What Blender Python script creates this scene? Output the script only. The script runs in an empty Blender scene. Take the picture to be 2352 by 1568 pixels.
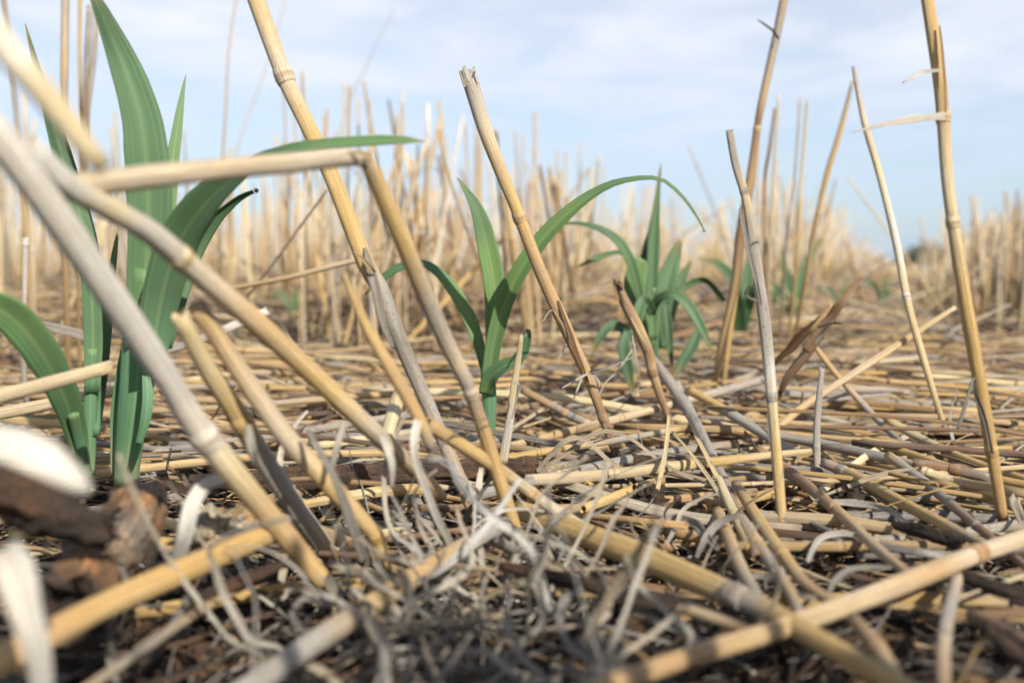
import bpy, math, random
from mathutils import Vector, noise
random.seed(11)
R = math.radians
scene = bpy.context.scene
COL = scene.collection

# ------------------------------------------------------------------ camera
CAM_H, HORIZON = 0.068, 618.0          # metres above the litter; horizon row in a 2352-wide photo
FPX = 2352 * 35 / 36
PITCH = math.atan((784 - HORIZON) / FPX)
cam_d = bpy.data.cameras.new("camera")
cam = bpy.data.objects.new("camera", cam_d)
COL.objects.link(cam)
cam.location = (0, 0, CAM_H)
cam.rotation_euler = (math.pi / 2 - PITCH, 0, 0)
cam_d.lens, cam_d.sensor_width = 35, 36
cam_d.clip_start, cam_d.clip_end = 0.01, 5000
cam_d.dof.use_dof = True
cam_d.dof.focus_distance = 0.315
cam_d.dof.aperture_fstop = 11.0
scene.camera = cam

# ------------------------------------------------------------------ light
SUN_ELEV, SUN_AZ = R(38), R(147)       # azimuth clockwise from +Y (the view direction)
sv = Vector((math.sin(SUN_AZ) * math.cos(SUN_ELEV), math.cos(SUN_AZ) * math.cos(SUN_ELEV), math.sin(SUN_ELEV)))
sun_d = bpy.data.lights.new("sun", 'SUN')
sun_d.energy, sun_d.angle, sun_d.color = 5.0, R(0.7), (1.0, 0.94, 0.82)
sun = bpy.data.objects.new("sun", sun_d)
COL.objects.link(sun)
sun.rotation_euler = (-sv).to_track_quat('-Z', 'Y').to_euler()

world = bpy.data.worlds.new("World")
scene.world = world
world.use_nodes = True
nt = world.node_tree
N, L = nt.nodes, nt.links
bg = N["Background"]
sky = N.new("ShaderNodeTexSky")
sky.sky_type = 'NISHITA'
sky.sun_disc = False
sky.sun_elevation, sky.sun_rotation = SUN_ELEV, SUN_AZ
sky.air_density, sky.dust_density, sky.ozone_density = 1.0, 1.2, 1.5
geo = N.new("ShaderNodeTexCoord")
sep = N.new("ShaderNodeSeparateXYZ")
L.new(geo.outputs["Generated"], sep.inputs[0])
# thin cloud sheet: direction divided by height gives a flat layer in perspective
zc = N.new("ShaderNodeMath"); zc.operation = 'ADD'; zc.inputs[1].default_value = 0.10
L.new(sep.outputs[2], zc.inputs[0])
zm = N.new("ShaderNodeMath"); zm.operation = 'MAXIMUM'; zm.inputs[1].default_value = 0.03
L.new(zc.outputs[0], zm.inputs[0])
dv = N.new("ShaderNodeVectorMath"); dv.operation = 'DIVIDE'
cz = N.new("ShaderNodeCombineXYZ")
for i in range(3):
    L.new(zm.outputs[0], cz.inputs[i])
L.new(geo.outputs["Generated"], dv.inputs[0]); L.new(cz.outputs[0], dv.inputs[1])
cn = N.new("ShaderNodeTexNoise")
cn.inputs["Scale"].default_value = 1.9; cn.inputs["Detail"].default_value = 8; cn.inputs["Roughness"].default_value = 0.56
cn.inputs["Distortion"].default_value = 0.4
L.new(dv.outputs[0], cn.inputs["Vector"])
cr = N.new("ShaderNodeMapRange")
cr.inputs[1].default_value, cr.inputs[2].default_value = 0.38, 0.66
cr.inputs[3].default_value, cr.inputs[4].default_value = 0.52, 0.97
L.new(cn.outputs["Fac"], cr.inputs[0])
lowf = N.new("ShaderNodeMapRange")      # the sheet thins out towards the horizon
lowf.inputs[1].default_value, lowf.inputs[2].default_value = 0.05, 0.16
lowf.inputs[3].default_value, lowf.inputs[4].default_value = 0.80, 1.0
L.new(sep.outputs[2], lowf.inputs[0])
cmul = N.new("ShaderNodeMath"); cmul.operation = 'MULTIPLY'
high = N.new("ShaderNodeMapRange")      # overhead the sky is mostly clear
high.inputs[1].default_value, high.inputs[2].default_value = 0.36, 0.75
high.inputs[3].default_value, high.inputs[4].default_value = 1.0, 0.08
L.new(sep.outputs[2], high.inputs[0])
hm = N.new("ShaderNodeMath"); hm.operation = 'MULTIPLY'
L.new(high.outputs[0], hm.inputs[0]); L.new(lowf.outputs[0], hm.inputs[1])
L.new(cr.outputs[0], cmul.inputs[0]); L.new(hm.outputs[0], cmul.inputs[1])
mx = N.new("ShaderNodeMix"); mx.data_type = 'RGBA'
L.new(cmul.outputs[0], mx.inputs[0]); L.new(sky.outputs[0], mx.inputs[6])
hz = N.new("ShaderNodeMix"); hz.data_type = 'RGBA'     # bluer, thinner cloud low down
hzf = N.new("ShaderNodeMapRange")
for i_, v_ in enumerate((0.02, 0.22, 0.0, 1.0)):
    hzf.inputs[i_ + 1].default_value = v_
L.new(sep.outputs[2], hzf.inputs[0]); L.new(hzf.outputs[0], hz.inputs[0])
hz.inputs[6].default_value = (3.5, 4.6, 6.1, 1); hz.inputs[7].default_value = (6.1, 6.3, 6.85, 1)
L.new(hz.outputs[2], mx.inputs[7])
L.new(mx.outputs[2], bg.inputs[0])
bg.inputs[1].default_value = 0.1

vs = scene.view_settings
vs.view_transform, vs.look, vs.exposure, vs.gamma = 'Standard', 'None', 0.63, 1
vs.use_curve_mapping = False
scene.cycles.use_denoising = True
scene.cycles.max_bounces = 6
scene.cycles.transparent_max_bounces = 6

# ------------------------------------------------------------------ photo pixel -> point in the field
CP, SP = math.cos(PITCH), math.sin(PITCH)
def ray(x, y):
    a, b = (x - 1176) / FPX, -(y - 784) / FPX
    return Vector((a, CP + b * SP, -SP + b * CP))          # per unit of depth
def P(x, y, d):
    return Vector((0, 0, CAM_H)) + ray(x, y) * d
def depth_on(x, y, z):
    r = ray(x, y)
    return (z - CAM_H) / r.z if r.z < -1e-4 else 50.0
def project(p):
    q = p - Vector((0, 0, CAM_H))
    d = q.y * CP - q.z * SP
    if d < 1e-3:
        return None
    up = q.y * SP + q.z * CP
    return 1176 + q.x / d * FPX, 784 - up / d * FPX, d

def smooth(a, b, x):                 # works with a > b too
    t = max(0, min(1, (x - a) / (b - a)))
    return t * t * (3 - 2 * t)
def soil_z(x, y):
    r = math.hypot(x, y)
    n = noise.fractal(Vector((x * 7, y * 7, 0.3)), 1, 2, 4) * 0.006
    n += noise.fractal(Vector((x * 30, y * 30, 5)), 0.9, 2.1, 4) * 0.0028
    if y > .45:                       # the mat swells into low mounds
        n += max(-.2, noise.fractal(Vector((x * 5.5, y * 4, 8)), 1, 2, 3)) * .026 * smooth(.48, .85, y)
        n += .020 * smooth(.66, 1.05, y) * smooth(.10, -.06, x - .037 - (y - .364) * .42)
    n *= 1 - smooth(2, 6, r)
    far = noise.noise(Vector((x * 0.02, y * 0.02, 2))) * 0.12 * smooth(4, 40, r)
    rise = 0.03 * smooth(0.42, 0.85, x - (y - 1.0) * 0.40) * smooth(0.7, 1.4, y) * (1 - smooth(6, 25, r))
    return -0.012 * (1 - smooth(.5, 1.2, r)) - 0.004 + n + far + rise

# ------------------------------------------------------------------ materials
def nd(nt, typ, **kw):
    n = nt.nodes.new(typ)
    for k, v in kw.items():
        setattr(n, k, v)
    return n
def scaled(nt, src, s):
    m = nd(nt, "ShaderNodeVectorMath", operation='MULTIPLY')
    m.inputs[1].default_value = s
    nt.links.new(src, m.inputs[0])
    return m.outputs[0]
def tex(nt, vec, scale, detail=4, rough=0.55):
    n = nd(nt, "ShaderNodeTexNoise")
    n.inputs["Scale"].default_value = scale; n.inputs["Detail"].default_value = detail; n.inputs["Roughness"].default_value = rough
    nt.links.new(vec, n.inputs["Vector"])
    return n.outputs["Fac"]
def remap(nt, v, a, b, c, d):
    m = nd(nt, "ShaderNodeMapRange")
    for i, k in enumerate((a, b, c, d)):
        m.inputs[i + 1].default_value = k
    nt.links.new(v, m.inputs[0])
    return m.outputs[0]
def math_(nt, op, a, b):
    m = nd(nt, "ShaderNodeMath", operation=op)
    for i, v in enumerate((a, b)):
        if isinstance(v, (int, float)):
            m.inputs[i].default_value = v
        else:
            nt.links.new(v, m.inputs[i])
    return m.outputs[0]
def mix(nt, f, a, b, blend='MIX'):
    m = nd(nt, "ShaderNodeMix", data_type='RGBA', blend_type=blend)
    for sock, v in ((m.inputs[0], f), (m.inputs[6], a), (m.inputs[7], b)):
        if isinstance(v, (int, float)):
            sock.default_value = v
        elif isinstance(v, tuple):
            sock.default_value = v if len(v) == 4 else (*v, 1)
        else:
            nt.links.new(v, sock)
    return m.outputs[2]
def grey(nt, v):
    c = nd(nt, "ShaderNodeCombineColor")
    for i in range(3):
        nt.links.new(v, c.inputs[i])
    return c.outputs[0]
def new_mat(name):
    m = bpy.data.materials.new(name)
    m.use_nodes = True
    return m, m.node_tree, m.node_tree.nodes["Principled BSDF"]
def bump(nt, bsdf, h, strength, dist):
    b = nd(nt, "ShaderNodeBump")
    b.inputs["Strength"].default_value = strength; b.inputs["Distance"].default_value = dist
    nt.links.new(h, b.inputs["Height"]); nt.links.new(b.outputs[0], bsdf.inputs["Normal"])

def straw_material(name, translucent=0.0, rough=(0.34, 0.6)):
    m, nt, bs = new_mat(name)
    col = nd(nt, "ShaderNodeAttribute", attribute_name="Col")
    fib = nd(nt, "ShaderNodeAttribute", attribute_name="fib").outputs["Vector"]
    stripes = tex(nt, scaled(nt, fib, (5, 5, 9)), 1.6, 4, 0.65)
    fine = tex(nt, scaled(nt, fib, (14, 14, 25)), 1.5, 3, 0.6)
    mott = tex(nt, scaled(nt, fib, (0.9, 0.9, 70)), 1.0, 5, 0.65)
    longv = tex(nt, scaled(nt, fib, (0.3, 0.3, 16)), 1.0, 3, 0.5)
    spk = tex(nt, scaled(nt, fib, (4, 4, 900)), 1.0, 3, 0.6)
    wear = col.outputs["Alpha"]
    c = mix(nt, 1.0, col.outputs["Color"], grey(nt, remap(nt, stripes, 0.3, 0.7, 0.62, 1.28)), 'MULTIPLY')
    c = mix(nt, 1.0, c, grey(nt, remap(nt, fine, 0.3, 0.7, 0.72, 1.22)), 'MULTIPLY')
    c = mix(nt, remap(nt, longv, 0.42, 0.66, 0.0, 0.45), c, mix(nt, 1.0, c, (0.96, 0.78, 0.58), 'MULTIPLY'))
    g = math_(nt, 'MULTIPLY', remap(nt, mott, 0.4, 0.62, 0.0, 1.0), math_(nt, 'MULTIPLY', wear, 0.8))
    c = mix(nt, g, c, (0.36, 0.33, 0.30))
    s = math_(nt, 'MULTIPLY', remap(nt, spk, 0.60, 0.67, 0.0, 0.85), math_(nt, 'MAXIMUM', wear, 0.4))
    c = mix(nt, s, c, (0.055, 0.045, 0.04))
    nt.links.new(c, bs.inputs["Base Color"])
    nt.links.new(remap(nt, stripes, 0.3, 0.7, *rough), bs.inputs["Roughness"])
    bs.inputs["Specular IOR Level"].default_value = 0.42
    h = math_(nt, 'ADD', stripes, math_(nt, 'MULTIPLY', fine, 0.6))
    bump(nt, bs, h, 0.9, 0.0005)
    if translucent:
        tr = nd(nt, "ShaderNodeBsdfTranslucent")
        nt.links.new(c, tr.inputs[0])
        ms = nd(nt, "ShaderNodeMixShader")
        ms.inputs[0].default_value = translucent
        nt.links.new(bs.outputs[0], ms.inputs[1]); nt.links.new(tr.outputs[0], ms.inputs[2])
        nt.links.new(ms.outputs[0], nt.nodes["Material Output"].inputs[0])
    return m
STRAW = straw_material("straw")
SHRED = straw_material("dry_leaf", 0.25, (0.55, 0.75))

def leaf_material():
    m, nt, bs = new_mat("green_leaf")
    col = nd(nt, "ShaderNodeAttribute", attribute_name="Col")
    fib = nd(nt, "ShaderNodeAttribute", attribute_name="fib").outputs["Vector"]
    sp = nd(nt, "ShaderNodeSeparateXYZ"); nt.links.new(fib, sp.inputs[0])
    au = math_(nt, 'ABSOLUTE', sp.outputs[0], 0.0)
    veins = tex(nt, scaled(nt, fib, (16, 1, 4)), 1.0, 2, 0.5)
    blotch = tex(nt, scaled(nt, fib, (0.8, 1, 45)), 1.0, 5, 0.6)
    c = mix(nt, 1.0, col.outputs["Color"], grey(nt, remap(nt, veins, 0.3, 0.7, 0.84, 1.14)), 'MULTIPLY')
    c = mix(nt, remap(nt, blotch, 0.35, 0.7, 0.0, 0.5), c, mix(nt, 1.0, c, (1.25, 0.98, 0.80), 'MULTIPLY'))
    c = mix(nt, remap(nt, au, 0.04, 0.16, 0.5, 0.0), c, mix(nt, 1.0, c, (1.9, 1.5, 1.4), 'MULTIPLY'))
    c = mix(nt, remap(nt, au, 0.93, 1.0, 0.0, 0.35), c, (0.30, 0.34, 0.16))
    bf = nd(nt, "ShaderNodeNewGeometry").outputs["Backfacing"]
    nt.links.new(c, bs.inputs["Base Color"])
    bs.inputs["Roughness"].default_value = 0.56
    bs.inputs["Specular IOR Level"].default_value = 0.45
    bump(nt, bs, veins, 0.35, 0.0003)
    tr = nd(nt, "ShaderNodeBsdfTranslucent")
    nt.links.new(mix(nt, 1.0, c, (1.3, 1.35, 0.55), 'MULTIPLY'), tr.inputs[0])
    ms = nd(nt, "ShaderNodeMixShader"); ms.inputs[0].default_value = 0.34
    nt.links.new(bs.outputs[0], ms.inputs[1]); nt.links.new(tr.outputs[0], ms.inputs[2])
    nt.links.new(ms.outputs[0], nt.nodes["Material Output"].inputs[0])
    return m
LEAF = leaf_material()

def bark_material():
    m, nt, bs = new_mat("rotted_bark")
    col = nd(nt, "ShaderNodeAttribute", attribute_name="Col")
    fib = nd(nt, "ShaderNodeAttribute", attribute_name="fib").outputs["Vector"]
    pos = nd(nt, "ShaderNodeTexCoord").outputs["Object"]
    f1 = tex(nt, scaled(nt, fib, (7, 7, 30)), 1.2, 6, 0.7)
    pch = tex(nt, pos, 150, 6, 0.7)
    grit = tex(nt, pos, 900, 5, 0.7)
    c = mix(nt, 1.0, col.outputs["Color"], grey(nt, remap(nt, f1, 0.3, 0.7, 0.4, 1.6)), 'MULTIPLY')
    c = mix(nt, remap(nt, pch, 0.52, 0.66, 0.0, 0.7), c, mix(nt, 1.0, c, (2.0, 1.65, 1.35), 'MULTIPLY'))
    c = mix(nt, remap(nt, pch, 0.36, 0.47, 0.8, 0.0), c, (0.020, 0.016, 0.014))
    c = mix(nt, 1.0, c, grey(nt, remap(nt, grit, 0.3, 0.7, 0.45, 1.5)), 'MULTIPLY')
    nt.links.new(c, bs.inputs["Base Color"])
    bs.inputs["Roughness"].default_value = 0.85
    bump(nt, bs, math_(nt, 'ADD', f1, math_(nt, 'ADD', grit, pch)), 1.0, 0.0016)
    return m
BARK = bark_material()

def soil_material():
    m, nt, bs = new_mat("soil")
    co = nd(nt, "ShaderNodeTexCoord").outputs["Object"]
    ge = nd(nt, "ShaderNodeNewGeometry").outputs["Position"]
    a = tex(nt, co, 60, 8, 0.7); b = tex(nt, co, 420, 5, 0.7); w = tex(nt, co, 2.2, 4, 0.5)
    c = mix(nt, remap(nt, a, 0.3, 0.7, 0, 1), (0.014, 0.010, 0.008), (0.055, 0.037, 0.026))
    c = mix(nt, remap(nt, b, 0.5, 0.72, 0, 0.7), c, (0.10, 0.072, 0.05))
    ln = nd(nt, "ShaderNodeVectorMath", operation='LENGTH'); nt.links.new(ge, ln.inputs[0])
    far = remap(nt, ln.outputs["Value"], 3, 14, 0.0, 1.0)     # far off, stubble and straw cover the soil
    c = mix(nt, far, c, mix(nt, remap(nt, w, 0.3, 0.7, 0, 1), (0.36, 0.25, 0.15), (0.44, 0.33, 0.21)))
    nt.links.new(c, bs.inputs["Base Color"])
    bs.inputs["Roughness"].default_value = 0.92
    bump(nt, bs, math_(nt, 'ADD', a, b), 0.8, 0.004)
    return m
SOIL = soil_material()

def plain(name, color, rough=0.7, nscale=5.0, amt=0.3):
    m, nt, bs = new_mat(name)
    co = nd(nt, "ShaderNodeTexCoord").outputs["Object"]
    n = tex(nt, co, nscale, 5, 0.6)
    c = mix(nt, 1.0, (*color, 1), grey(nt, remap(nt, n, 0.3, 0.7, 1 - amt, 1 + amt)), 'MULTIPLY')
    nt.links.new(c, bs.inputs["Base Color"])
    bs.inputs["Roughness"].default_value = rough
    return m
WATER, _nt, _b = new_mat("dew_water")
_b.inputs["Transmission Weight"].default_value = 1; _b.inputs["Roughness"].default_value = 0.02; _b.inputs["IOR"].default_value = 1.33
_b.inputs["Base Color"].default_value = (1, 1, 1, 1)

# ------------------------------------------------------------------ mesh helpers
TONES = {
    'bright': (0.86, 0.82, 0.74),
    'golden': (0.58, 0.395, 0.155), 'tan': (0.52, 0.362, 0.180), 'cream': (0.66, 0.545, 0.325), 'grey': (0.36, 0.325, 0.28),
    'brown': (0.27, 0.150, 0.066), 'orange': (0.48, 0.310, 0.150), 'pale': (0.60, 0.50, 0.36), 'dark grey': (0.19, 0.165, 0.14),
    'white': (0.66, 0.62, 0.55), 'pink': (0.57, 0.445, 0.285), 'dark': (0.060, 0.038, 0.025), 'rust': (0.125, 0.064, 0.034),
}
WEAR = {'bright': 0.05, 'golden': 0.12, 'tan': 0.2, 'cream': 0.12, 'grey': 0.95, 'brown': 0.4, 'orange': 0.15, 'pale': 0.25, 'dark grey': 0.9, 'white': 0.6, 'pink': 0.18, 'dark': 0.3, 'rust': 0.3}
def tone(t, j=0.0):
    c = TONES[t]; k = 0.93 + random.uniform(-j, j); w = random.uniform(-j, j) * 0.4
    return (c[0] * k * (1 + w * 0.5), c[1] * k, c[2] * k * (1 - w), WEAR[t])

class Geo:
    def __init__(s):
        s.V, s.F, s.C, s.B = [], [], [], []
    def v(s, p, c, f):
        s.V.append((p[0], p[1], p[2])); s.C.append(c); s.B.append(f)
        return len(s.V) - 1
    def mesh(s, name, mat, smooth_=True):
        me = bpy.data.meshes.new(name)
        me.from_pydata(s.V, [], s.F)
        a = me.attributes.new("Col", 'FLOAT_COLOR', 'POINT')
        a.data.foreach_set("color", [x for c in s.C for x in c])
        b = me.attributes.new("fib", 'FLOAT_VECTOR', 'POINT')
        b.data.foreach_set("vector", [x for c in s.B for x in c])
        me.materials.append(mat)
        if smooth_:
            me.polygons.foreach_set("use_smooth", [True] * len(me.polygons))
        me.update()
        return me

def catmull(pts, n):
    """pts: list of channel lists; the first three run on a Catmull-Rom curve, the others linearly. Evenly spaced by arc length."""
    m = len(pts)
    if m == 1:
        return pts
    dens = []
    per = 10
    for i in range(m - 1):
        p0, p1, p2, p3 = pts[max(0, i - 1)], pts[i], pts[i + 1], pts[min(m - 1, i + 2)]
        for k in range(per + (1 if i == m - 2 else 0)):
            t = k / per
            q = []
            for c in range(len(p1)):
                if c < 3:
                    q.append(0.5 * (2 * p1[c] + (p2[c] - p0[c]) * t + (2 * p0[c] - 5 * p1[c] + 4 * p2[c] - p3[c]) * t * t + (3 * p1[c] - p0[c] - 3 * p2[c] + p3[c]) * t ** 3))
                else:
                    q.append(p1[c] * (1 - t) + p2[c] * t)
            dens.append(q)
    s = [0.0]
    for a, b in zip(dens, dens[1:]):
        s.append(s[-1] + math.dist(a[:3], b[:3]))
    out, j = [], 0
    for k in range(n):
        d = s[-1] * k / (n - 1)
        while j < len(s) - 2 and s[j + 1] < d:
            j += 1
        t = (d - s[j]) / max(1e-9, s[j + 1] - s[j])
        out.append([a * (1 - t) + b * t for a, b in zip(dens[j], dens[j + 1])])
    return out

def frames(pts):
    ps = [Vector(p[:3]) for p in pts]
    T = []
    for i in range(len(ps)):
        t = ps[min(i + 1, len(ps) - 1)] - ps[max(i - 1, 0)]
        T.append(t.normalized() if t.length > 1e-9 else Vector((0, 0, 1)))
    view = (ps[0] - Vector((0, 0, CAM_H))).normalized()
    s = T[0].cross(view)
    if s.length < 0.05:
        s = T[0].cross(Vector((0, 0, 1)))
    s.normalize()
    S = []
    for t in T:
        s = (s - t * s.dot(t)).normalized()
        S.append(s)
    return ps, T, S

def tube(g, pts, n=14, sides=10, nodes=(), ragged=(0.3, 0.6), hollow=True, flat=1.0, ridge=0.03, wob=0.05):
    """pts: [x, y, z, radius, r, g, b, wear]. nodes: fractions of the length where the joint swells."""
    q = catmull(pts, n)
    # add rings round each joint
    if nodes:
        Ltot = sum(math.dist(a[:3], b[:3]) for a, b in zip(q, q[1:]))
        fr = [i / (n - 1) for i in range(n)]
        for f in nodes:
            rr = q[min(n - 1, int(f * (n - 1)))][3] / max(1e-6, Ltot)
            fr += [f + k * rr for k in (-1.5, -0.9, -0.45, 0.0, 0.45, 0.9, 1.5)]
        fr = sorted(x for x in fr if 0 <= x <= 1)
        qq = []
        for x in fr:
            i = min(n - 2, int(x * (n - 1))); t = x * (n - 1) - i
            qq.append([a * (1 - t) + b * t for a, b in zip(q[i], q[i + 1])])
        for j, x in enumerate(fr):
            for f in nodes:
                u = (x - f) / (qq[j][3] / max(1e-6, Ltot))
                if abs(u) < 1.6:
                    b = math.exp(-u * u * 2.2)
                    qq[j][3] *= 1 + 0.11 * b
                    dk = 1 - 0.5 * math.exp(-(u - 0.35) ** 2 * 9) + 0.30 * math.exp(-(u + 0.55) ** 2 * 7)
                    for c in (4, 5, 6):
                        qq[j][c] *= dk
        q = qq
    ps, T, S = frames(q)
    seed = random.uniform(0, 50)
    v = seed
    rings = []
    for i, p in enumerate(ps):
        if i:
            v += (p - ps[i - 1]).length
        B = T[i].cross(S[i])
        r = q[i][3] * (1 + wob * noise.noise(Vector((seed, v * 60, 0))))
        ring = []
        for k in range(sides):
            a = 2 * math.pi * k / sides
            ca, sa = math.cos(a), math.sin(a)
            rr = r * (1 + ridge * noise.noise(Vector((ca * 2.5, sa * 2.5, seed + v * 6))) * 2)
            off = 0
            if i == 0:
                off = -ragged[0] * r * (noise.noise(Vector((ca * 3, sa * 3, seed))) + 0.3)
            elif i == len(ps) - 1:
                off = ragged[1] * r * (noise.noise(Vector((ca * 3, sa * 3, seed + 9))) + 0.3)
            ring.append(g.v(p + S[i] * (ca * rr) + B * (sa * rr * flat) + T[i] * off, tuple(q[i][4:8]), (ca, sa, v)))
        rings.append(ring)
    for a, b in zip(rings, rings[1:]):
        for k in range(sides):
            g.F.append((a[k], a[(k + 1) % sides], b[(k + 1) % sides], b[k]))
    for end, ring in ((0, rings[0]), (1, rings[-1])):
        i = 0 if end == 0 else len(ps) - 1
        sgn = 1 if end == 0 else -1
        c = tuple(q[i][4:8])
        if hollow and sides >= 6:
            inner, deep = [], []
            for k in range(sides):
                o = Vector(g.V[ring[k]])
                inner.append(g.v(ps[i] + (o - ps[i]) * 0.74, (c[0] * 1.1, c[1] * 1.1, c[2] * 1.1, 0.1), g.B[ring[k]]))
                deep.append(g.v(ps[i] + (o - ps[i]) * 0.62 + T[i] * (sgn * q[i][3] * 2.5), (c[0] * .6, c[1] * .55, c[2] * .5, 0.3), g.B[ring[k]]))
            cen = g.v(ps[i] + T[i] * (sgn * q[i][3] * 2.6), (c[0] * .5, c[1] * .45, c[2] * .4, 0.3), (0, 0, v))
            for k in range(sides):
                k2 = (k + 1) % sides
                f = [(ring[k2], ring[k], inner[k], inner[k2]), (inner[k2], inner[k], deep[k], deep[k2]), (deep[k2], deep[k], cen)]
                g.F += f if end == 0 else [tuple(reversed(x)) for x in f]
        else:
            g.F.append(tuple(reversed(ring)) if end == 0 else tuple(ring))

def ribbon(g, pts, n=16, fold=0.25, cols=4, curl=0.0, thick=0.00018, edge=0.0, ruffle=0.0):
    """pts: [x, y, z, half width, twist, r, g, b, wear]; a blade with two faces, creased along the middle by FOLD radians."""
    q = catmull(pts, n)
    ps, T, _ = frames(q)
    seed = random.uniform(0, 50)
    v = seed
    top, bot = [], []
    prev = None
    for i, p in enumerate(ps):
        if i:
            v += (p - ps[i - 1]).length
        view = (p - Vector((0, 0, CAM_H))).normalized()
        s = T[i].cross(view)
        if s.length < 0.08 and prev is not None:
            s = prev.copy()
        s = (s - T[i] * s.dot(T[i])).normalized()
        if prev is not None and s.dot(prev) < 0:
            s = -s
        prev = s
        b = T[i].cross(s)
        tw = q[i][4]
        s2 = s * math.cos(tw) + b * math.sin(tw)
        b2 = T[i].cross(s2)
        w = q[i][3]
        ru, rb = [], []
        for k in range(cols + 1):
            u = -1 + 2 * k / cols
            ww = w * (1 + edge * noise.noise(Vector((seed + 7, v * 130, u))))
            f = fold + curl * abs(u)
            o = s2 * (u * ww * math.cos(f)) + b2 * (abs(u) * ww * math.sin(f))
            if ruffle:
                o += b2 * (w * ruffle * abs(u) * noise.noise(Vector((seed, v * 70, u * 0.6))))
            c = tuple(q[i][5:9])
            ru.append(g.v(p + o + b2 * thick, c, (u, seed, v)))
            rb.append(g.v(p + o - b2 * thick, c, (u, seed, v)))
        top.append(ru); bot.append(rb)
    for i in range(len(ps) - 1):
        for k in range(cols):
            g.F.append((top[i][k], top[i][k + 1], top[i + 1][k + 1], top[i + 1][k]))
            g.F.append((bot[i + 1][k], bot[i + 1][k + 1], bot[i][k + 1], bot[i][k]))
        g.F.append((top[i][0], top[i + 1][0], bot[i + 1][0], bot[i][0]))
        g.F.append((top[i + 1][cols], top[i][cols], bot[i][cols], bot[i + 1][cols]))
    for k in range(cols):
        g.F.append((top[0][k + 1], top[0][k], bot[0][k], bot[0][k + 1]))
        g.F.append((top[-1][k], top[-1][k + 1], bot[-1][k + 1], bot[-1][k]))

# ------------------------------------------------------------------ object helpers
def tag(o, label=None, cat=None, group=None, kind=None):
    for k, v in (("label", label), ("category", cat), ("group", group), ("kind", kind)):
        if v:
            o[k] = v
    return o
def obj(name, me, parent=None, origin=None):
    o = bpy.data.objects.new(name, me)
    COL.objects.link(o)
    if parent is not None:
        o.parent = parent
        o.matrix_parent_inverse = parent.matrix_world.inverted()
    elif origin is not None:
        for v in me.vertices:
            v.co -= origin
        o.location = origin
    return o
def empty(name, loc):
    o = bpy.data.objects.new(name, None)
    COL.objects.link(o)
    o.location = loc
    o.empty_display_size = 0.01
    from mathutils import Matrix
    o.matrix_world = Matrix.Translation(loc)
    return o
def px_pts(spec, tones, lift=0.006, planted=True):
    """spec: (x, y, depth or None for lying on the litter, width in photo pixels); tones: one name or one per point."""
    out = []
    for i, s in enumerate(spec):
        x, y, d, w = s[:4]
        lf = s[4] if len(s) > 4 else lift
        if d is None:
            d = depth_on(x, y, lf)
        elif y > 700 and (i < len(spec) - 1 or not planted):        # nothing sinks into the litter but a planted foot
            d = min(d, depth_on(x, y, .002 + w * d / FPX * .4))
        t = tones if isinstance(tones, str) else tones[min(i, len(tones) - 1)]
        c = tone(t, 0.0)
        p = P(x, y, d)
        w = max(w * .5, w - .5 * 0.0032 * FPX * abs(1 / d - 1 / .315))      # the photo's outline is widened by its blur
        out.append([p.x, p.y, p.z, w * d / FPX / 2, *c])
    return out
def jitter(pts, k):
    for p in pts:
        for c in (4, 5, 6):
            p[c] *= k
    return pts

LANDMARKS = []
def node_mesh(q, f, t):
    """a joint: a short swollen ring round the stem at fraction F"""
    m = catmull(q, 60)
    i = max(1, min(58, round(f * 59)))
    p, r = Vector(m[i][:3]), m[i][3]
    d = (Vector(m[i + 1][:3]) - Vector(m[i - 1][:3])).normalized()
    pl = tone(t); dk = tuple((u * 1.3 + v) / 2.3 for u, v in zip(tone('brown'), pl))
    prof = [(-1.0, 1.02, pl), (-0.65, 1.07, pl), (-0.35, 1.13, tuple(x * 1.12 for x in pl[:3]) + (0.1,)), (-0.08, 1.10, dk), (0.16, 1.15, dk), (0.45, 1.09, pl), (0.9, 1.02, pl)]
    pts = [[*(p + d * (a * r)), r * b, *c] for a, b, c in prof]
    g = Geo()
    tube(g, pts, n=13, sides=14, ragged=(0, 0), hollow=False, ridge=0.04)
    return g.mesh("node", STRAW)

def stalk(name, label, spec, tones, nodes=(), cat="stalk", group=None, ragged=(0.3, 0.8), lift=0.006, sides=14, flat=1.0, sheaths=(), mat=None, bend=None, ridge=0.03, wob=0.06):
    q = px_pts(spec, tones, lift, name != 'lying_straw')
    base = Vector(q[-1][:3])
    root = tag(empty(name, base), label, cat, group)
    Ltot = sum(math.dist(a[:3], b[:3]) for a, b in zip(q, q[1:]))
    rm = sum(p[3] for p in q) / len(q)
    n = int(max(10, min(46, Ltot / (rm * 1.6))))
    g = Geo()
    tube(g, q, n=n, sides=sides, ragged=ragged, flat=flat, ridge=ridge, wob=wob)
    obj("stem", g.mesh("stem", mat or STRAW), root)
    for f in nodes:
        nt_ = tones if isinstance(tones, str) else tones[min(len(tones) - 1, int(f * (len(tones) - 1)))]
        obj("node", node_mesh(q, f, nt_), root)
    if bend:
        g = Geo()
        tube(g, px_pts(bend[0], bend[1], lift), n=26, sides=sides, ragged=(0.6, 0.3), flat=flat)
        obj("bent_top", g.mesh("bent_top", STRAW), root)
    for sh in sheaths:
        nm, sp, tn = sh[:3]
        obj(nm, blade_mesh(nm, sp, tn, lift, fold=0.5, mat=STRAW if nm == 'torn_half' else None, edge=.8 if nm == 'torn_half' else .3, n=34), root)
    return root

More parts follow.
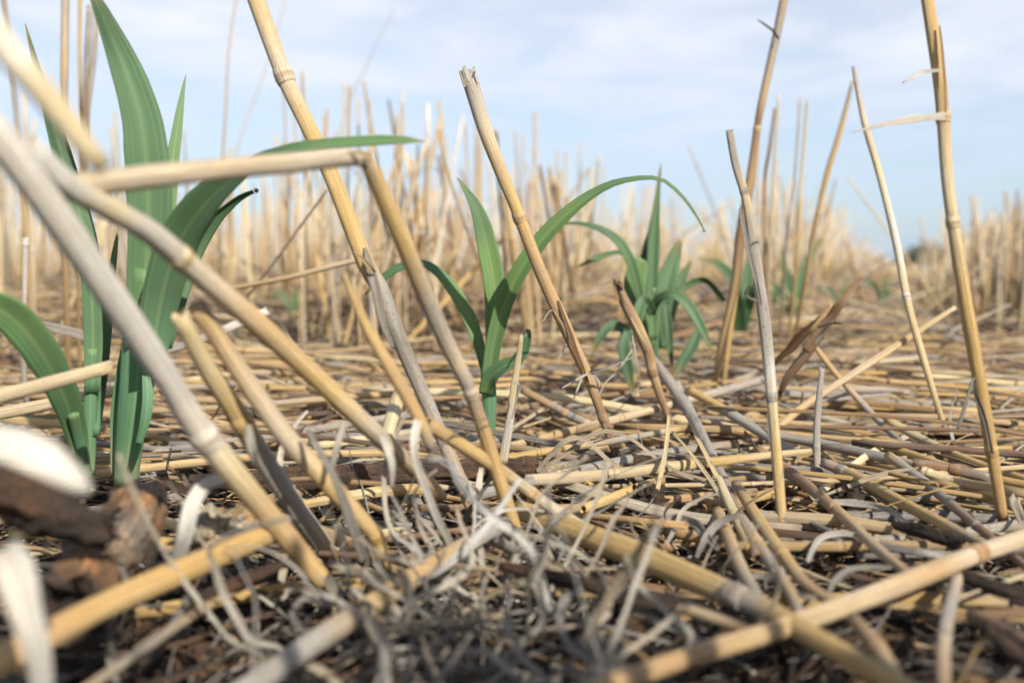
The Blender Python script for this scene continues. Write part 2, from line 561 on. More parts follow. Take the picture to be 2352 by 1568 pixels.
def blade_pts(spec, t, lift=0.006):
    out = []
    for s in spec:
        x, y, d, w = s[:4]
        tw = s[4] if len(s) > 4 else 0.0
        if d is None:
            d = depth_on(x, y, lift)
        elif y > 950:
            d = min(d, depth_on(x, y, .003))
        p = P(x, y, d)
        out.append([p.x, p.y, p.z, w * d / FPX / 2, tw, *(tone(t) if isinstance(t, str) else t)])
    return out
def blade_mesh(nm, spec, t, lift=0.006, fold=0.3, mat=None, n=22, curl=0.0, edge=0.25, ruffle=0.25):
    g = Geo()
    ribbon(g, blade_pts(spec, t, lift), n=n, fold=fold, curl=curl, edge=edge, ruffle=ruffle)
    return g.mesh(nm, mat or SHRED)

# ------------------------------------------------------------------ the ground
def build_ground():
    V, F = [], []
    nr, na = 210, 260
    r0, r1 = 0.02, 1500.0
    V.append((0, 0.25, soil_z(0, 0.25)))
    for i in range(nr):
        r = r0 * (r1 / r0) ** (i / (nr - 1))
        for k in range(na):
            a = 2 * math.pi * k / na
            x, y = r * math.cos(a), 0.25 + r * math.sin(a)
            V.append((x, y, soil_z(x, y)))
    for k in range(na):
        F.append((0, 1 + k, 1 + (k + 1) % na))
    for i in range(nr - 1):
        for k in range(na):
            a, b = 1 + i * na + k, 1 + i * na + (k + 1) % na
            F.append((a, a + na, b + na, b))
    me = bpy.data.meshes.new("ground")
    me.from_pydata(V, [], F)
    me.polygons.foreach_set("use_smooth", [True] * len(F))
    me.materials.append(SOIL)
    o = bpy.data.objects.new("ground", me)
    COL.objects.link(o)
    tag(o, "dark brown field soil under the straw litter", "ground", None, "structure")
build_ground()

# ------------------------------------------------------------------ standing and leaning stalks of the foreground
FG = "bent stubble stalks of the nearest tuft"
stalk("stubble_stalk", "long tan stalk leaning left between the large seedlings, its lower sheath grey", [
    (578, -30, .272, 42), (650, 168, .27, 43), (705, 285, .27, 39), (762, 405, .268, 40), (840, 605, .268, 41), (872, 660, .268, 40), (920, 785, .268, 38), (1000, 968, .268, 34), (1096, 1195, .268, 31)],
    ['golden', 'pale', 'golden', 'golden', 'golden', 'grey', 'dark grey', 'grey', 'tan'], nodes=(.168, .93), ragged=(0, .2),
    sheaths=[("sheath", [(838, 570, .266, 8), (858, 640, .263, 26), (880, 740, .264, 22), (905, 800, .266, 6)], 'grey'),
             ("sheath_tip", [(858, 625, .262, 16), (838, 600, .259, 12), (812, 578, .257, 3)], 'cream')])
stalk("stubble_stalk", "thick ragged-topped stalk leaning left beside the middle seedling, grey above its joint", [
    (1076, 172, .335, 40), (1112, 290, .338, 36), (1150, 392, .340, 32), (1186, 480, .342, 29), (1240, 620, .346, 31), (1298, 750, .350, 31), (1350, 865, .354, 27), (1378, 940, .356, 23), (1416, 1045, .358, 21)],
    ['grey', 'pale', 'tan', 'golden', 'orange', 'orange', 'orange', 'brown', 'brown'], nodes=(.352, .905), ragged=(1.3, .2),
    sheaths=[("sheath", [(1282, 690, .346, 5), (1310, 770, .347, 13), (1338, 845, .350, 10), (1352, 880, .352, 3)], 'brown'),
             ("frayed_tip", [(1080, 190, .334, 14), (1072, 170, .333, 11), (1066, 152, .333, 4)], 'grey'),
             ("frayed_tip", [(1092, 195, .334, 13), (1087, 178, .333, 9), (1089, 164, .333, 3)], 'dark grey'),
             ("frayed_tip", [(1070, 200, .334, 10), (1063, 180, .333, 6), (1056, 166, .333, 2)], 'pale'),
             ("shred_fringe", [(1352, 856, .350, 5), (1325, 872, .345, 6), (1290, 892, .342, 2)], 'white'),
             ("shred_fringe", [(1356, 854, .349, 9), (1390, 846, .345, 7), (1440, 826, .342, 4), (1470, 812, .342, 2)], 'white'),
             ("shred_fringe", [(1358, 856, .349, 7), (1375, 875, .346, 6), (1376, 890, .345, 2)], 'white'),
             ("shred_fringe", [(1340, 860, .348, 6), (1322, 905, .345, 5), (1318, 915, .345, 2)], 'white'),
             ("shred_fringe", [(1300, 775, .347, 4), (1292, 745, .345, 5), (1268, 712, .343, 3), (1246, 740, .342, 5)], 'pale'),
             ("shred_fringe", [(1300, 790, .347, 4), (1285, 820, .345, 3), (1274, 830, .345, 2)], 'white')])
stalk("stubble_stalk", "snapped yellow stalk whose upper half is folded level towards the blurred left", [
    (838, 362, .2, 40), (866, 420, .204, 47), (930, 565, .213, 49), (1000, 732, .224, 46), (1050, 835, .23, 40), (1072, 880, .232, 37), (1110, 985, .238, 36), (1150, 1110, .243, 36), (1196, 1250, .248, 28)],
    ['tan', 'golden', 'golden', 'grey', 'pale', 'grey', 'tan', 'golden', 'golden'], nodes=(.585, .96), ragged=(.4, .2),
    bend=([(140, 434, .172, 70), (330, 408, .172, 66), (520, 388, .178, 60), (700, 372, .184, 54), (800, 362, .197, 50), (846, 366, .2, 42)], ['cream', 'pale', 'pink', 'pale', 'pale', 'tan']),
    sheaths=[("splinter", [(790, 352, .194, 8), (826, 350, .195, 9), (846, 356, .196, 4), (856, 340, .196, 1)], 'cream'),
             ("splinter", [(868, 440, .2, 6), (856, 392, .198, 9), (838, 368, .197, 7), (820, 380, .196, 2)], 'pale')])
stalk("stubble_stalk", "very blurred cream stalk end at the upper left, above the folded stalk", [
    (-60, 10, .122, 86), (20, 120, .123, 82), (90, 200, .124, 80), (165, 296, .125, 74), (236, 384, .126, 62)], ['cream', 'bright', 'cream', 'cream', 'cream'], ragged=(0, .7))
stalk("stubble_stalk", "long blurred stalk from the left edge, pale-jointed in front of the big seedling", [
    (60, 330, .158, 72), (150, 420, .164, 70), (250, 478, .172, 65), (335, 525, .179, 64), (455, 626, .191, 63), (600, 750, .203, 58), (752, 890, .216, 52), (852, 985, .225, 48), (960, 1085, .243, 42), (1010, 1140, .255, 36)],
    ['white', 'white', 'cream', 'white', 'pale', 'tan', 'golden', 'pale', 'tan', 'tan'], nodes=(.27,), ragged=(.5, 0))
stalk("stubble_stalk", "widest blurred grey-cream stalk crossing the big seedling down to the pale shreds", [
    (-60, 250, .148, 92), (40, 370, .153, 88), (150, 525, .161, 82), (290, 728, .173, 76), (400, 893, .184, 70), (432, 950, .188, 70), (530, 1078, .196, 66), (632, 1200, .206, 60), (756, 1350, .214, 50)],
    ['white', 'white', 'white', 'white', 'white', 'white', 'cream', 'tan', 'golden'], nodes=(.605,), ragged=(0, .2))
stalk("stubble_stalk", "short pale yellow stalk with a fat joint halfway, right of the widest blurred stalk", [
    (412, 722, .196, 44), (470, 835, .203, 50), (541, 945, .212, 54), (598, 1042, .219, 54), (680, 1168, .228, 48), (762, 1285, .236, 38)],
    ['cream', 'cream', 'golden', 'grey', 'grey', 'tan'], nodes=(.40,), ragged=(.5, .2),
    sheaths=[("sheath", [(570, 975, .207, 16), (578, 1030, .208, 24), (588, 1070, .212, 8)], 'white')])
stalk("stubble_stalk", "tan stalk between the short pale stalk and the snapped one, jointed near the ground", [
    (452, 700, .198, 50), (558, 862, .206, 53), (660, 1005, .212, 53), (752, 1105, .217, 50), (830, 1192, .221, 44), (866, 1236, .224, 40), (888, 1312, .228, 34)],
    ['tan', 'pink', 'pale', 'golden', 'tan', 'golden', 'golden'], nodes=(.86,), ragged=(.3, .2))
stalk("stubble_stalk", "thin-tipped tan stalk in front of the snapped stalk, ending at the white shreds", [
    (788, 620, .214, 10), (806, 668, .214, 22), (850, 765, .216, 32), (920, 885, .219, 38), (968, 972, .222, 36), (990, 1030, .224, 30)],
    ['tan', 'golden', 'golden', 'orange', 'golden', 'grey'], ragged=(1, .6))
stalk("stubble_stalk", "tall smooth yellow stalk at the right edge with a white peeling leaf", [
    (2124, -40, .262, 30), (2140, 60, .26, 33), (2158, 180, .258, 33), (2166, 268, .257, 32), (2175, 400, .256, 31), (2188, 506, .256, 31), (2215, 680, .258, 34), (2250, 880, .262, 33), (2275, 1020, .265, 30), (2304, 1195, .268, 27)],
    ['golden', 'golden', 'golden', 'tan', 'cream', 'cream', 'golden', 'golden', 'golden', 'orange'], nodes=(.255, .445, .86), ragged=(0, .2),
    sheaths=[("peeling_leaf", [(2170, 268, .252, 20), (2130, 270, .249, 20), (2080, 276, .246, 17), (2020, 288, .243, 13), (1975, 300, .241, 5), (1955, 306, .24, 1)], 'bright'),
             ("peeling_leaf", [(2158, 162, .255, 7), (2120, 166, .252, 11), (2095, 178, .25, 10), (2074, 190, .249, 3)], 'bright'),
             ("sheath", [(2158, 60, .257, 4), (2168, 160, .255, 8), (2172, 240, .254, 7), (2170, 282, .254, 3)], 'tan'),
             ("dangling_shred", [(2278, 1040, .262, 9), (2262, 965, .26, 12), (2240, 905, .258, 10), (2236, 868, .257, 8), (2222, 915, .256, 10), (2200, 985, .256, 9)], 'grey')])
stalk("stubble_stalk", "weathered grey and white speckled stalk right of centre, golden below its lower joint", [
    (1676, 302, .276, 19), (1690, 380, .275, 19), (1712, 450, .274, 21), (1724, 520, .273, 22), (1742, 640, .271, 27), (1756, 740, .27, 29), (1768, 860, .27, 28), (1773, 920, .27, 26), (1785, 1060, .27, 26), (1802, 1262, .268, 24)],
    ['grey', 'grey', 'cream', 'grey', 'grey', 'grey', 'white', 'cream', 'golden', 'tan'], nodes=(.155, .65), ragged=(.8, .2),
    sheaths=[("sheath", [(1700, 480, .27, 6), (1716, 560, .268, 14), (1736, 640, .267, 12), (1748, 700, .268, 4)], 'grey'),
             ("sheath", [(1762, 950, .266, 4), (1766, 1000, .265, 9), (1770, 1024, .265, 4)], 'dark grey'),
             ("frayed_twig", [(1740, 690, .267, 5), (1722, 684, .262, 7), (1712, 672, .26, 4), (1726, 655, .258, 2)], 'grey')])
stalk("stubble_stalk", "tall brown stalk leaning right, crossing behind the weathered grey stalk", [
    (1806, -30, .47, 24), (1784, 80, .472, 24), (1752, 225, .475, 22), (1740, 288, .477, 20), (1722, 420, .48, 25), (1700, 540, .485, 26), (1688, 650, .49, 24), (1660, 780, .5, 22), (1640, 890, .51, 19)],
    ['tan', 'grey', 'tan', 'brown', 'orange', 'brown', 'orange', 'tan', 'golden'], nodes=(.345,), ragged=(.5, .2),
    sheaths=[("sheath_tip", [(1788, 90, .468, 5), (1776, 72, .465, 7), (1758, 58, .463, 6), (1740, 46, .462, 2)], 'grey')])
stalk("stubble_stalk", "tan stalk beside the foot of the tall brown leaning stalk", [
    (1712, 500, .5, 14), (1700, 600, .505, 18), (1682, 720, .51, 19), (1666, 840, .515, 16), (1660, 890, .52, 14)], ['brown', 'tan', 'golden', 'golden', 'golden'], nodes=(.82,))
stalk("stubble_stalk", "olive half of a broken A-shaped pair of stalks, leaning right", [
    (1959, 186, .56, 13), (1930, 300, .565, 17), (1900, 400, .57, 18), (1868, 540, .58, 16), (1842, 690, .6, 14), (1812, 830, .64, 12)], ['grey', 'golden', 'golden', 'tan', 'golden', 'tan'], nodes=(.4,))
stalk("stubble_stalk", "cream half of a broken A-shaped pair of stalks, leaning left with a lower joint", [
    (1960, 154, .43, 11), (1984, 275, .425, 17), (2020, 400, .42, 19), (2058, 555, .415, 20), (2084, 690, .41, 20), (2120, 822, .408, 19), (2172, 990, .405, 14)], ['grey', 'pale', 'cream', 'white', 'cream', 'cream', 'tan'], nodes=(.64,))
stalk("stubble_stalk", "kinked dark tan stalk in the thin group behind the weathered grey stalk", [
    (1780, 250, .6, 13), (1768, 340, .6, 14), (1756, 420, .605, 13), (1757, 560, .61, 14), (1760, 720, .64, 14), (1762, 830, .68, 12)], ['dark grey', 'brown', 'brown', 'tan', 'tan', 'tan'], nodes=(.31,))
stalk("stubble_stalk", "straight cream stalk beside the kinked dark tan one", [(1789, 218, .62, 11), (1776, 430, .625, 13), (1766, 640, .64, 14), (1770, 840, .68, 13)], ['pale', 'cream', 'pale', 'tan'], nodes=(.66,))
stalk("stubble_stalk", "grey mould-darkened stalk of the thin group right of the kinked one", [(1838, 224, .64, 10), (1826, 400, .645, 12), (1804, 590, .65, 13), (1786, 840, .69, 11)], ['pale', 'grey', 'dark grey', 'tan'], nodes=(.5,))
stalk("stubble_stalk", "pale pink stalk at the right side of the thin group", [(1854, 228, .64, 10), (1842, 400, .645, 13), (1830, 600, .65, 14), (1806, 830, .69, 12)], ['pink', 'cream', 'golden', 'tan'], nodes=(.12,))
stalk("stubble_stalk", "short brown stalk with a torn hollow top in front of the small seedling", [
    (1418, 655, .385, 20), (1438, 700, .386, 28), (1468, 760, .388, 30), (1490, 812, .39, 28), (1499, 855, .391, 24), (1522, 925, .394, 20), (1548, 990, .396, 15)],
    ['brown', 'brown', 'orange', 'brown', 'tan', 'brown', 'brown'], nodes=(.585,), ragged=(1.6, .3),
    sheaths=[("frayed_tip", [(1420, 690, .384, 12), (1414, 660, .383, 10), (1410, 640, .383, 4)], 'tan'),
             ("frayed_tip", [(1416, 665, .384, 10), (1424, 650, .383, 12), (1428, 668, .382, 5)], 'brown'),
             ("frayed_tip", [(1450, 730, .384, 6), (1470, 765, .384, 8), (1492, 800, .386, 3)], 'cream'),
             ("shred_fringe", [(1452, 770, .382, 3), (1458, 800, .38, 4), (1466, 850, .379, 2), (1472, 872, .379, 1)], 'white'),
             ("shred_fringe", [(1460, 790, .382, 3), (1420, 850, .375, 4), (1390, 880, .37, 3), (1368, 930, .366, 3), (1360, 965, .365, 1)], 'white')])
stalk("stubble_stalk", "split dark brown stalk stub leaning right with an open torn end", [
    (1930, 705, .405, 14), (1890, 758, .41, 24), (1850, 815, .415, 27), (1812, 862, .42, 22), (1790, 905, .425, 14)],
    ['brown', 'brown', 'brown', 'brown', 'brown', 'tan'], ragged=(2.0, .4), flat=.6,
    sheaths=[("torn_half", [(1980, 634, .398, 7), (1958, 664, .399, 18), (1932, 697, .40, 22), (1898, 742, .405, 24), (1850, 806, .41, 18)], 'brown'),
             ("torn_half", [(1912, 700, .415, 16), (1850, 760, .42, 22), (1800, 812, .43, 18), (1760, 858, .44, 9)], 'orange'),
             ("frayed_twig", [(1880, 752, .40, 8), (1915, 742, .395, 6), (1935, 745, .39, 3)], 'brown'),
             ("frayed_twig", [(1870, 790, .40, 9), (1898, 752, .395, 9), (1912, 738, .39, 3)], 'white')])
stalk("stubble_stalk", "thin cream splinter of straw standing right in front of the middle seedling", [
    (1198, 772, .30, 9), (1190, 830, .302, 15), (1178, 910, .304, 18), (1168, 985, .306, 21), (1154, 1065, .308, 24)], ['cream', 'cream', 'cream', 'white', 'cream'], ragged=(1.5, 1.2), flat=.5, cat="straw",
    sheaths=[("frayed_twig", [(1176, 960, .301, 5), (1186, 915, .30, 7), (1192, 884, .298, 10), (1182, 878, .297, 8)], 'white')])
stalk("stubble_stalk", "bright flat-cut straw stub tilted in sunlight before the snapped stalk", [
    (922, 890, .262, 22), (916, 905, .26, 32), (904, 950, .25, 38), (890, 1006, .24, 38)], ['golden', 'golden', 'cream', 'cream'], ragged=(.8, 0), cat="straw")
stalk("stubble_stalk", "slim grey twig standing upright among the lying straws at the right", [
    (1888, 846, .34, 13), (1878, 950, .338, 16), (1876, 1040, .336, 17), (1882, 1140, .334, 14)], ['grey', 'grey', 'grey', 'cream'], nodes=(.62,), ragged=(1, .5), cat="straw")
stalk("stubble_stalk", "thin black-spotted pale straw upright at the far left behind the arching leaf", [
    (59, 548, .40, 17), (58, 640, .402, 15), (55, 760, .404, 15), (57, 890, .406, 15), (70, 985, .41, 14)], ['white', 'white', 'grey', 'grey', 'grey'], ragged=(1, .2), nodes=(.03,))
stalk("stubble_stalk", "thin dark stalk slanting up right behind the long tan leaning stalk", [
    (752, 436, .5, 9), (690, 520, .51, 10), (620, 615, .52, 11), (548, 706, .535, 11)], ['dark grey', 'brown', 'dark grey', 'brown'])
stalk("stubble_stalk", "long tan straw leaning almost level behind the long tan leaning stalk", [
    (860, 588, .46, 15), (760, 612, .465, 17), (650, 640, .47, 16), (500, 668, .48, 14)], ['tan', 'pink', 'tan', 'tan'])
stalk("stubble_stalk", "slim tan stalk leaning left just above the middle seedling's upright leaf", [
    (1005, 296, .62, 11), (1030, 400, .625, 13), (1060, 490, .63, 14), (1100, 600, .64, 14), (1140, 720, .66, 12), (1160, 800, .7, 11)], ['golden', 'tan', 'grey', 'brown', 'golden', 'tan'], nodes=(.45,))
stalk("stubble_stalk", "thick slanting stalk standing at the extreme upper left corner", [
    (4, -30, .56, 17), (24, 120, .56, 18), (36, 250, .565, 17), (52, 420, .57, 18), (68, 640, .58, 17), (80, 870, .6, 15)], ['brown', 'grey', 'grey', 'tan', 'tan', 'tan'])
for i, (lab, sp, tn) in enumerate([
    ("broad grey stalk of the upright bunch behind the big seedling, leftmost in it", [(150, -30, .5, 22), (148, 150, .5, 23), (146, 300, .505, 20), (150, 600, .52, 20), (158, 880, .56, 18)], ['grey', 'tan', 'grey', 'tan', 'tan']),
    ("golden stalk of the upright bunch behind the big seedling, with a small side spur", [(184, -30, .52, 14), (183, 150, .52, 13), (186, 350, .52, 12), (180, 640, .54, 14), (184, 870, .57, 14)], ['tan', 'golden', 'golden', 'tan', 'golden']),
    ("grey ridged stalk in the middle of the upright bunch behind the big seedling", [(206, 14, .51, 18), (200, 140, .51, 18), (196, 265, .51, 16), (198, 520, .53, 15), (205, 870, .56, 14)], ['grey', 'dark grey', 'brown', 'tan', 'tan']),
    ("pale stalk of the upright bunch behind the big seedling, rightmost in it", [(224, -20, .515, 15), (216, 130, .515, 17), (200, 300, .515, 14), (206, 560, .53, 14), (215, 870, .56, 14)], ['pale', 'grey', 'grey', 'tan', 'tan'])]):
    stalk("stubble_stalk", lab, sp, tn, nodes=(.32,), group="upright bunch of stalks behind the big seedling")
for lab, sp, tn in [
    ("thin two-jointed stalk rising out of the sky left of the long leaning stalk", [(546, -20, .8, 8), (526, 110, .8, 8), (518, 260, .81, 10), (511, 380, .82, 10), (506, 560, .84, 10), (505, 760, .92, 9)], 'tan'),
    ("faint thin straw slanting right in the sky behind the long leaning stalk", [(662, -20, 1.0, 5), (610, 160, 1.0, 6), (572, 260, 1.0, 7), (540, 365, 1.0, 8), (500, 560, 1.02, 8), (470, 760, 1.1, 8)], 'pink'),
    ("faintest hair-thin straw slanting right above the blurred stubble tops", [(908, 18, 1.3, 4), (870, 90, 1.3, 5), (835, 165, 1.3, 6), (800, 240, 1.3, 7), (770, 380, 1.3, 7), (740, 700, 1.4, 7)], 'grey')]:
    stalk("stubble_stalk", lab, sp, tn, nodes=(.22,), group="thin straws standing against the sky")
# the blurred clump behind the long leaning stalk and the tuft right of it
def set_ordered(items, cat, group):
    """items: (object, phrase, photo x): look-alikes are told apart by their order from the left"""
    by = {}
    for o, ph, x in items:
        by.setdefault(ph, []).append((x, o))
    for ph, os_ in by.items():
        os_.sort(key=lambda t: t[0])
        for i, (x, o) in enumerate(os_):
            tag(o, ph + (", " + ["first", "second", "third", "fourth", "fifth", "sixth"][i] + " from the left" if len(os_) > 1 else ""), cat, group)
SHOWN = {"pink": "pinkish"}
its = []
for x0, y0, x1, w, d, t in [(650, 172, 668, 10, .80, 'pink'), (694, 164, 706, 13, .80, 'golden'), (752, 250, 716, 12, .80, 'tan'), (790, 184, 776, 10, .80, 'cream'), (803, 196, 800, 15, .80, 'tan'),
                            (824, 226, 828, 13, .80, 'cream'), (848, 232, 842, 11, .78, 'tan'), (912, 262, 900, 12, .80, 'golden'), (926, 236, 914, 13, .80, 'pink'), (960, 330, 958, 10, .85, 'tan'),
                            (978, 330, 980, 11, .82, 'orange'), (984, 326, 1000, 9, .82, 'grey'), (676, 260, 690, 9, .86, 'tan'), (772, 300, 760, 10, .9, 'tan')]:
    yb = 770 + random.uniform(-10, 40)
    db = depth_on(x1, yb, 0.004)
    t2 = random.choice([t, 'tan', 'golden'])
    o = stalk("stubble_stalk", "x", [(x0, y0, d, w * .9), (x0 * .65 + x1 * .35 + random.uniform(-4, 4), y0 * .6 + yb * .4, d * .8 + db * .2, w * .8), (x1, yb, db, w * .8 * d / db)], [t, t2, 'tan'], nodes=(random.uniform(.25, .6),), sides=10)
    its.append((o, ("tall " if y0 < 240 else "shorter ") + SHOWN.get(t, t) + " stalk in the blurred clump behind the long leaning stalk", x0))
set_ordered(its, "stalk", "blurred upright stalks of the tall clump behind the long leaning stalk")
its = []
for x0, y0, x1, w, d, t in [(1135, 300, 1175, 14, .75, 'brown'), (1142, 305, 1170, 10, .72, 'dark grey'), (1228, 258, 1240, 12, .9, 'tan'), (1240, 380, 1300, 16, .85, 'brown'), (1262, 382, 1310, 15, .9, 'orange'),
                            (1290, 392, 1268, 12, .95, 'tan'), (1335, 385, 1320, 11, .95, 'grey'), (1160, 445, 1215, 24, .8, 'tan'), (1190, 430, 1225, 16, .82, 'brown'), (1215, 415, 1226, 13, .8, 'orange'),
                            (1375, 362, 1330, 11, 1.0, 'tan'), (1275, 420, 1330, 18, .9, 'brown'), (1068, 282, 1086, 9, .95, 'tan'), (1098, 330, 1092, 9, .95, 'pink'), (1456, 440, 1420, 11, 1.1, 'golden'), (1300, 350, 1296, 8, 1.05, 'grey')]:
    yb = 760 + random.uniform(-10, 45)
    db = depth_on(x1, yb, 0.004)
    o = stalk("stubble_stalk", "x", [(x0, y0, d, w * .95), (x0 * .6 + x1 * .4 + random.uniform(-4, 4), y0 * .6 + yb * .4, d * .8 + db * .2, w), (x1, yb, db, w * d / db)], [t, random.choice([t, 'tan', 'orange']), 'tan'], nodes=(random.uniform(.25, .6),), sides=10)
    its.append((o, ("thick " if w > 13 else "slim ") + ("left-leaning " if x1 - x0 > 15 else "right-leaning " if x0 - x1 > 15 else "upright ") + SHOWN.get(t, t) + " stalk behind the ragged-topped stalk", x0))
set_ordered(its, "stalk", "stalks of the tuft behind the ragged-topped stalk")

# ------------------------------------------------------------------ straws lying where the photo shows them
def lying(label, spec, tones, nodes=(), lift=0.006, flat=.85, ragged=(.5, .7), sheaths=(), name="lying_straw"):
    return stalk(name, label, spec, tones, nodes, "straw", "straws lying on the ground", ragged, lift, 12, flat, sheaths)
lying("long golden ridged straw running from the centre to the bottom edge at the right", [
    (1186, 1168, .262, 46), (1300, 1212, .245, 58), (1450, 1268, .226, 66), (1620, 1340, .207, 66), (1735, 1390, .196, 62), (1765, 1405, .193, 64), (1900, 1482, .182, 62), (2110, 1600, .166, 62)],
    ['golden', 'golden', 'golden', 'golden', 'grey', 'tan', 'golden', 'golden'], nodes=(.63,), flat=.6)
lying("tan straw with a round joint sloping onto the long golden ridged straw", [
    (982, 972, .228, 40), (1060, 1022, .235, 36), (1150, 1080, .243, 34), (1240, 1146, .25, 31), (1330, 1205, .246, 32), (1440, 1255, .232, 30), (1560, 1310, .217, 22)], ['tan', 'golden', 'tan', 'pale', 'pale', 'grey', 'grey'], nodes=(.43,))
lying("orange-pink straw crossing over the long golden straw at the bottom right", [
    (1360, 1590, .172, 58), (1560, 1515, .182, 58), (1800, 1440, .189, 58), (2000, 1368, .197, 56), (2150, 1308, .204, 52), (2236, 1274, .209, 48), (2390, 1222, .22, 46)],
    ['tan', 'orange', 'tan', 'pink', 'orange', 'pale', 'pink'], nodes=(.83,))
lying("dim grey-tan straw slanting up from the bottom edge below the white shreds", [
    (540, 1600, .164, 70), (700, 1490, .177, 66), (850, 1390, .193, 60), (1010, 1288, .215, 50), (1120, 1222, .235, 42), (1165, 1200, .245, 36)], ['grey', 'grey', 'tan', 'tan', 'grey', 'grey'])  # grey tones put the foreground shade into this straw's colour
lying("thick golden straw with a grey side, blurred in the bottom left corner", [
    (-50, 1545, .145, 86), (90, 1470, .153, 78), (230, 1395, .164, 72), (420, 1310, .182, 66), (560, 1250, .2, 58), (640, 1214, .21, 52)], ['golden', 'orange', 'golden', 'golden', 'golden', 'tan'])
lying("slim grey-tan straw under the thick golden straw at the bottom left", [
    (170, 1600, .165, 36), (330, 1490, .176, 34), (470, 1395, .192, 30), (640, 1300, .212, 24), (680, 1275, .22, 20)], ['tan', 'grey', 'tan', 'tan', 'golden'])
lying("bright cream straw lying over the arching leaf at the left edge", [(-30, 918, .235, 38), (120, 878, .24, 37), (254, 842, .247, 34)], ['cream', 'pink', 'cream'])
lying("pinkish ridged straw under the bright cream straw at the left edge", [(-30, 955, .30, 30), (90, 932, .31, 28), (215, 906, .32, 26), (330, 890, .34, 22)], ['pink', 'pink', 'pink', 'tan'])
lying("yellow flat-cut straw with a dark joint, lying level across the centre right", [
    (1208, 1102, .288, 28), (1290, 1098, .29, 30), (1410, 1088, .293, 27), (1520, 1074, .294, 25), (1640, 1060, .295, 24), (1760, 1046, .296, 19), (1862, 1036, .297, 14)],
    ['pink', 'pink', 'pink', 'cream', 'golden', 'cream', 'cream'], nodes=(.31,), flat=.6)
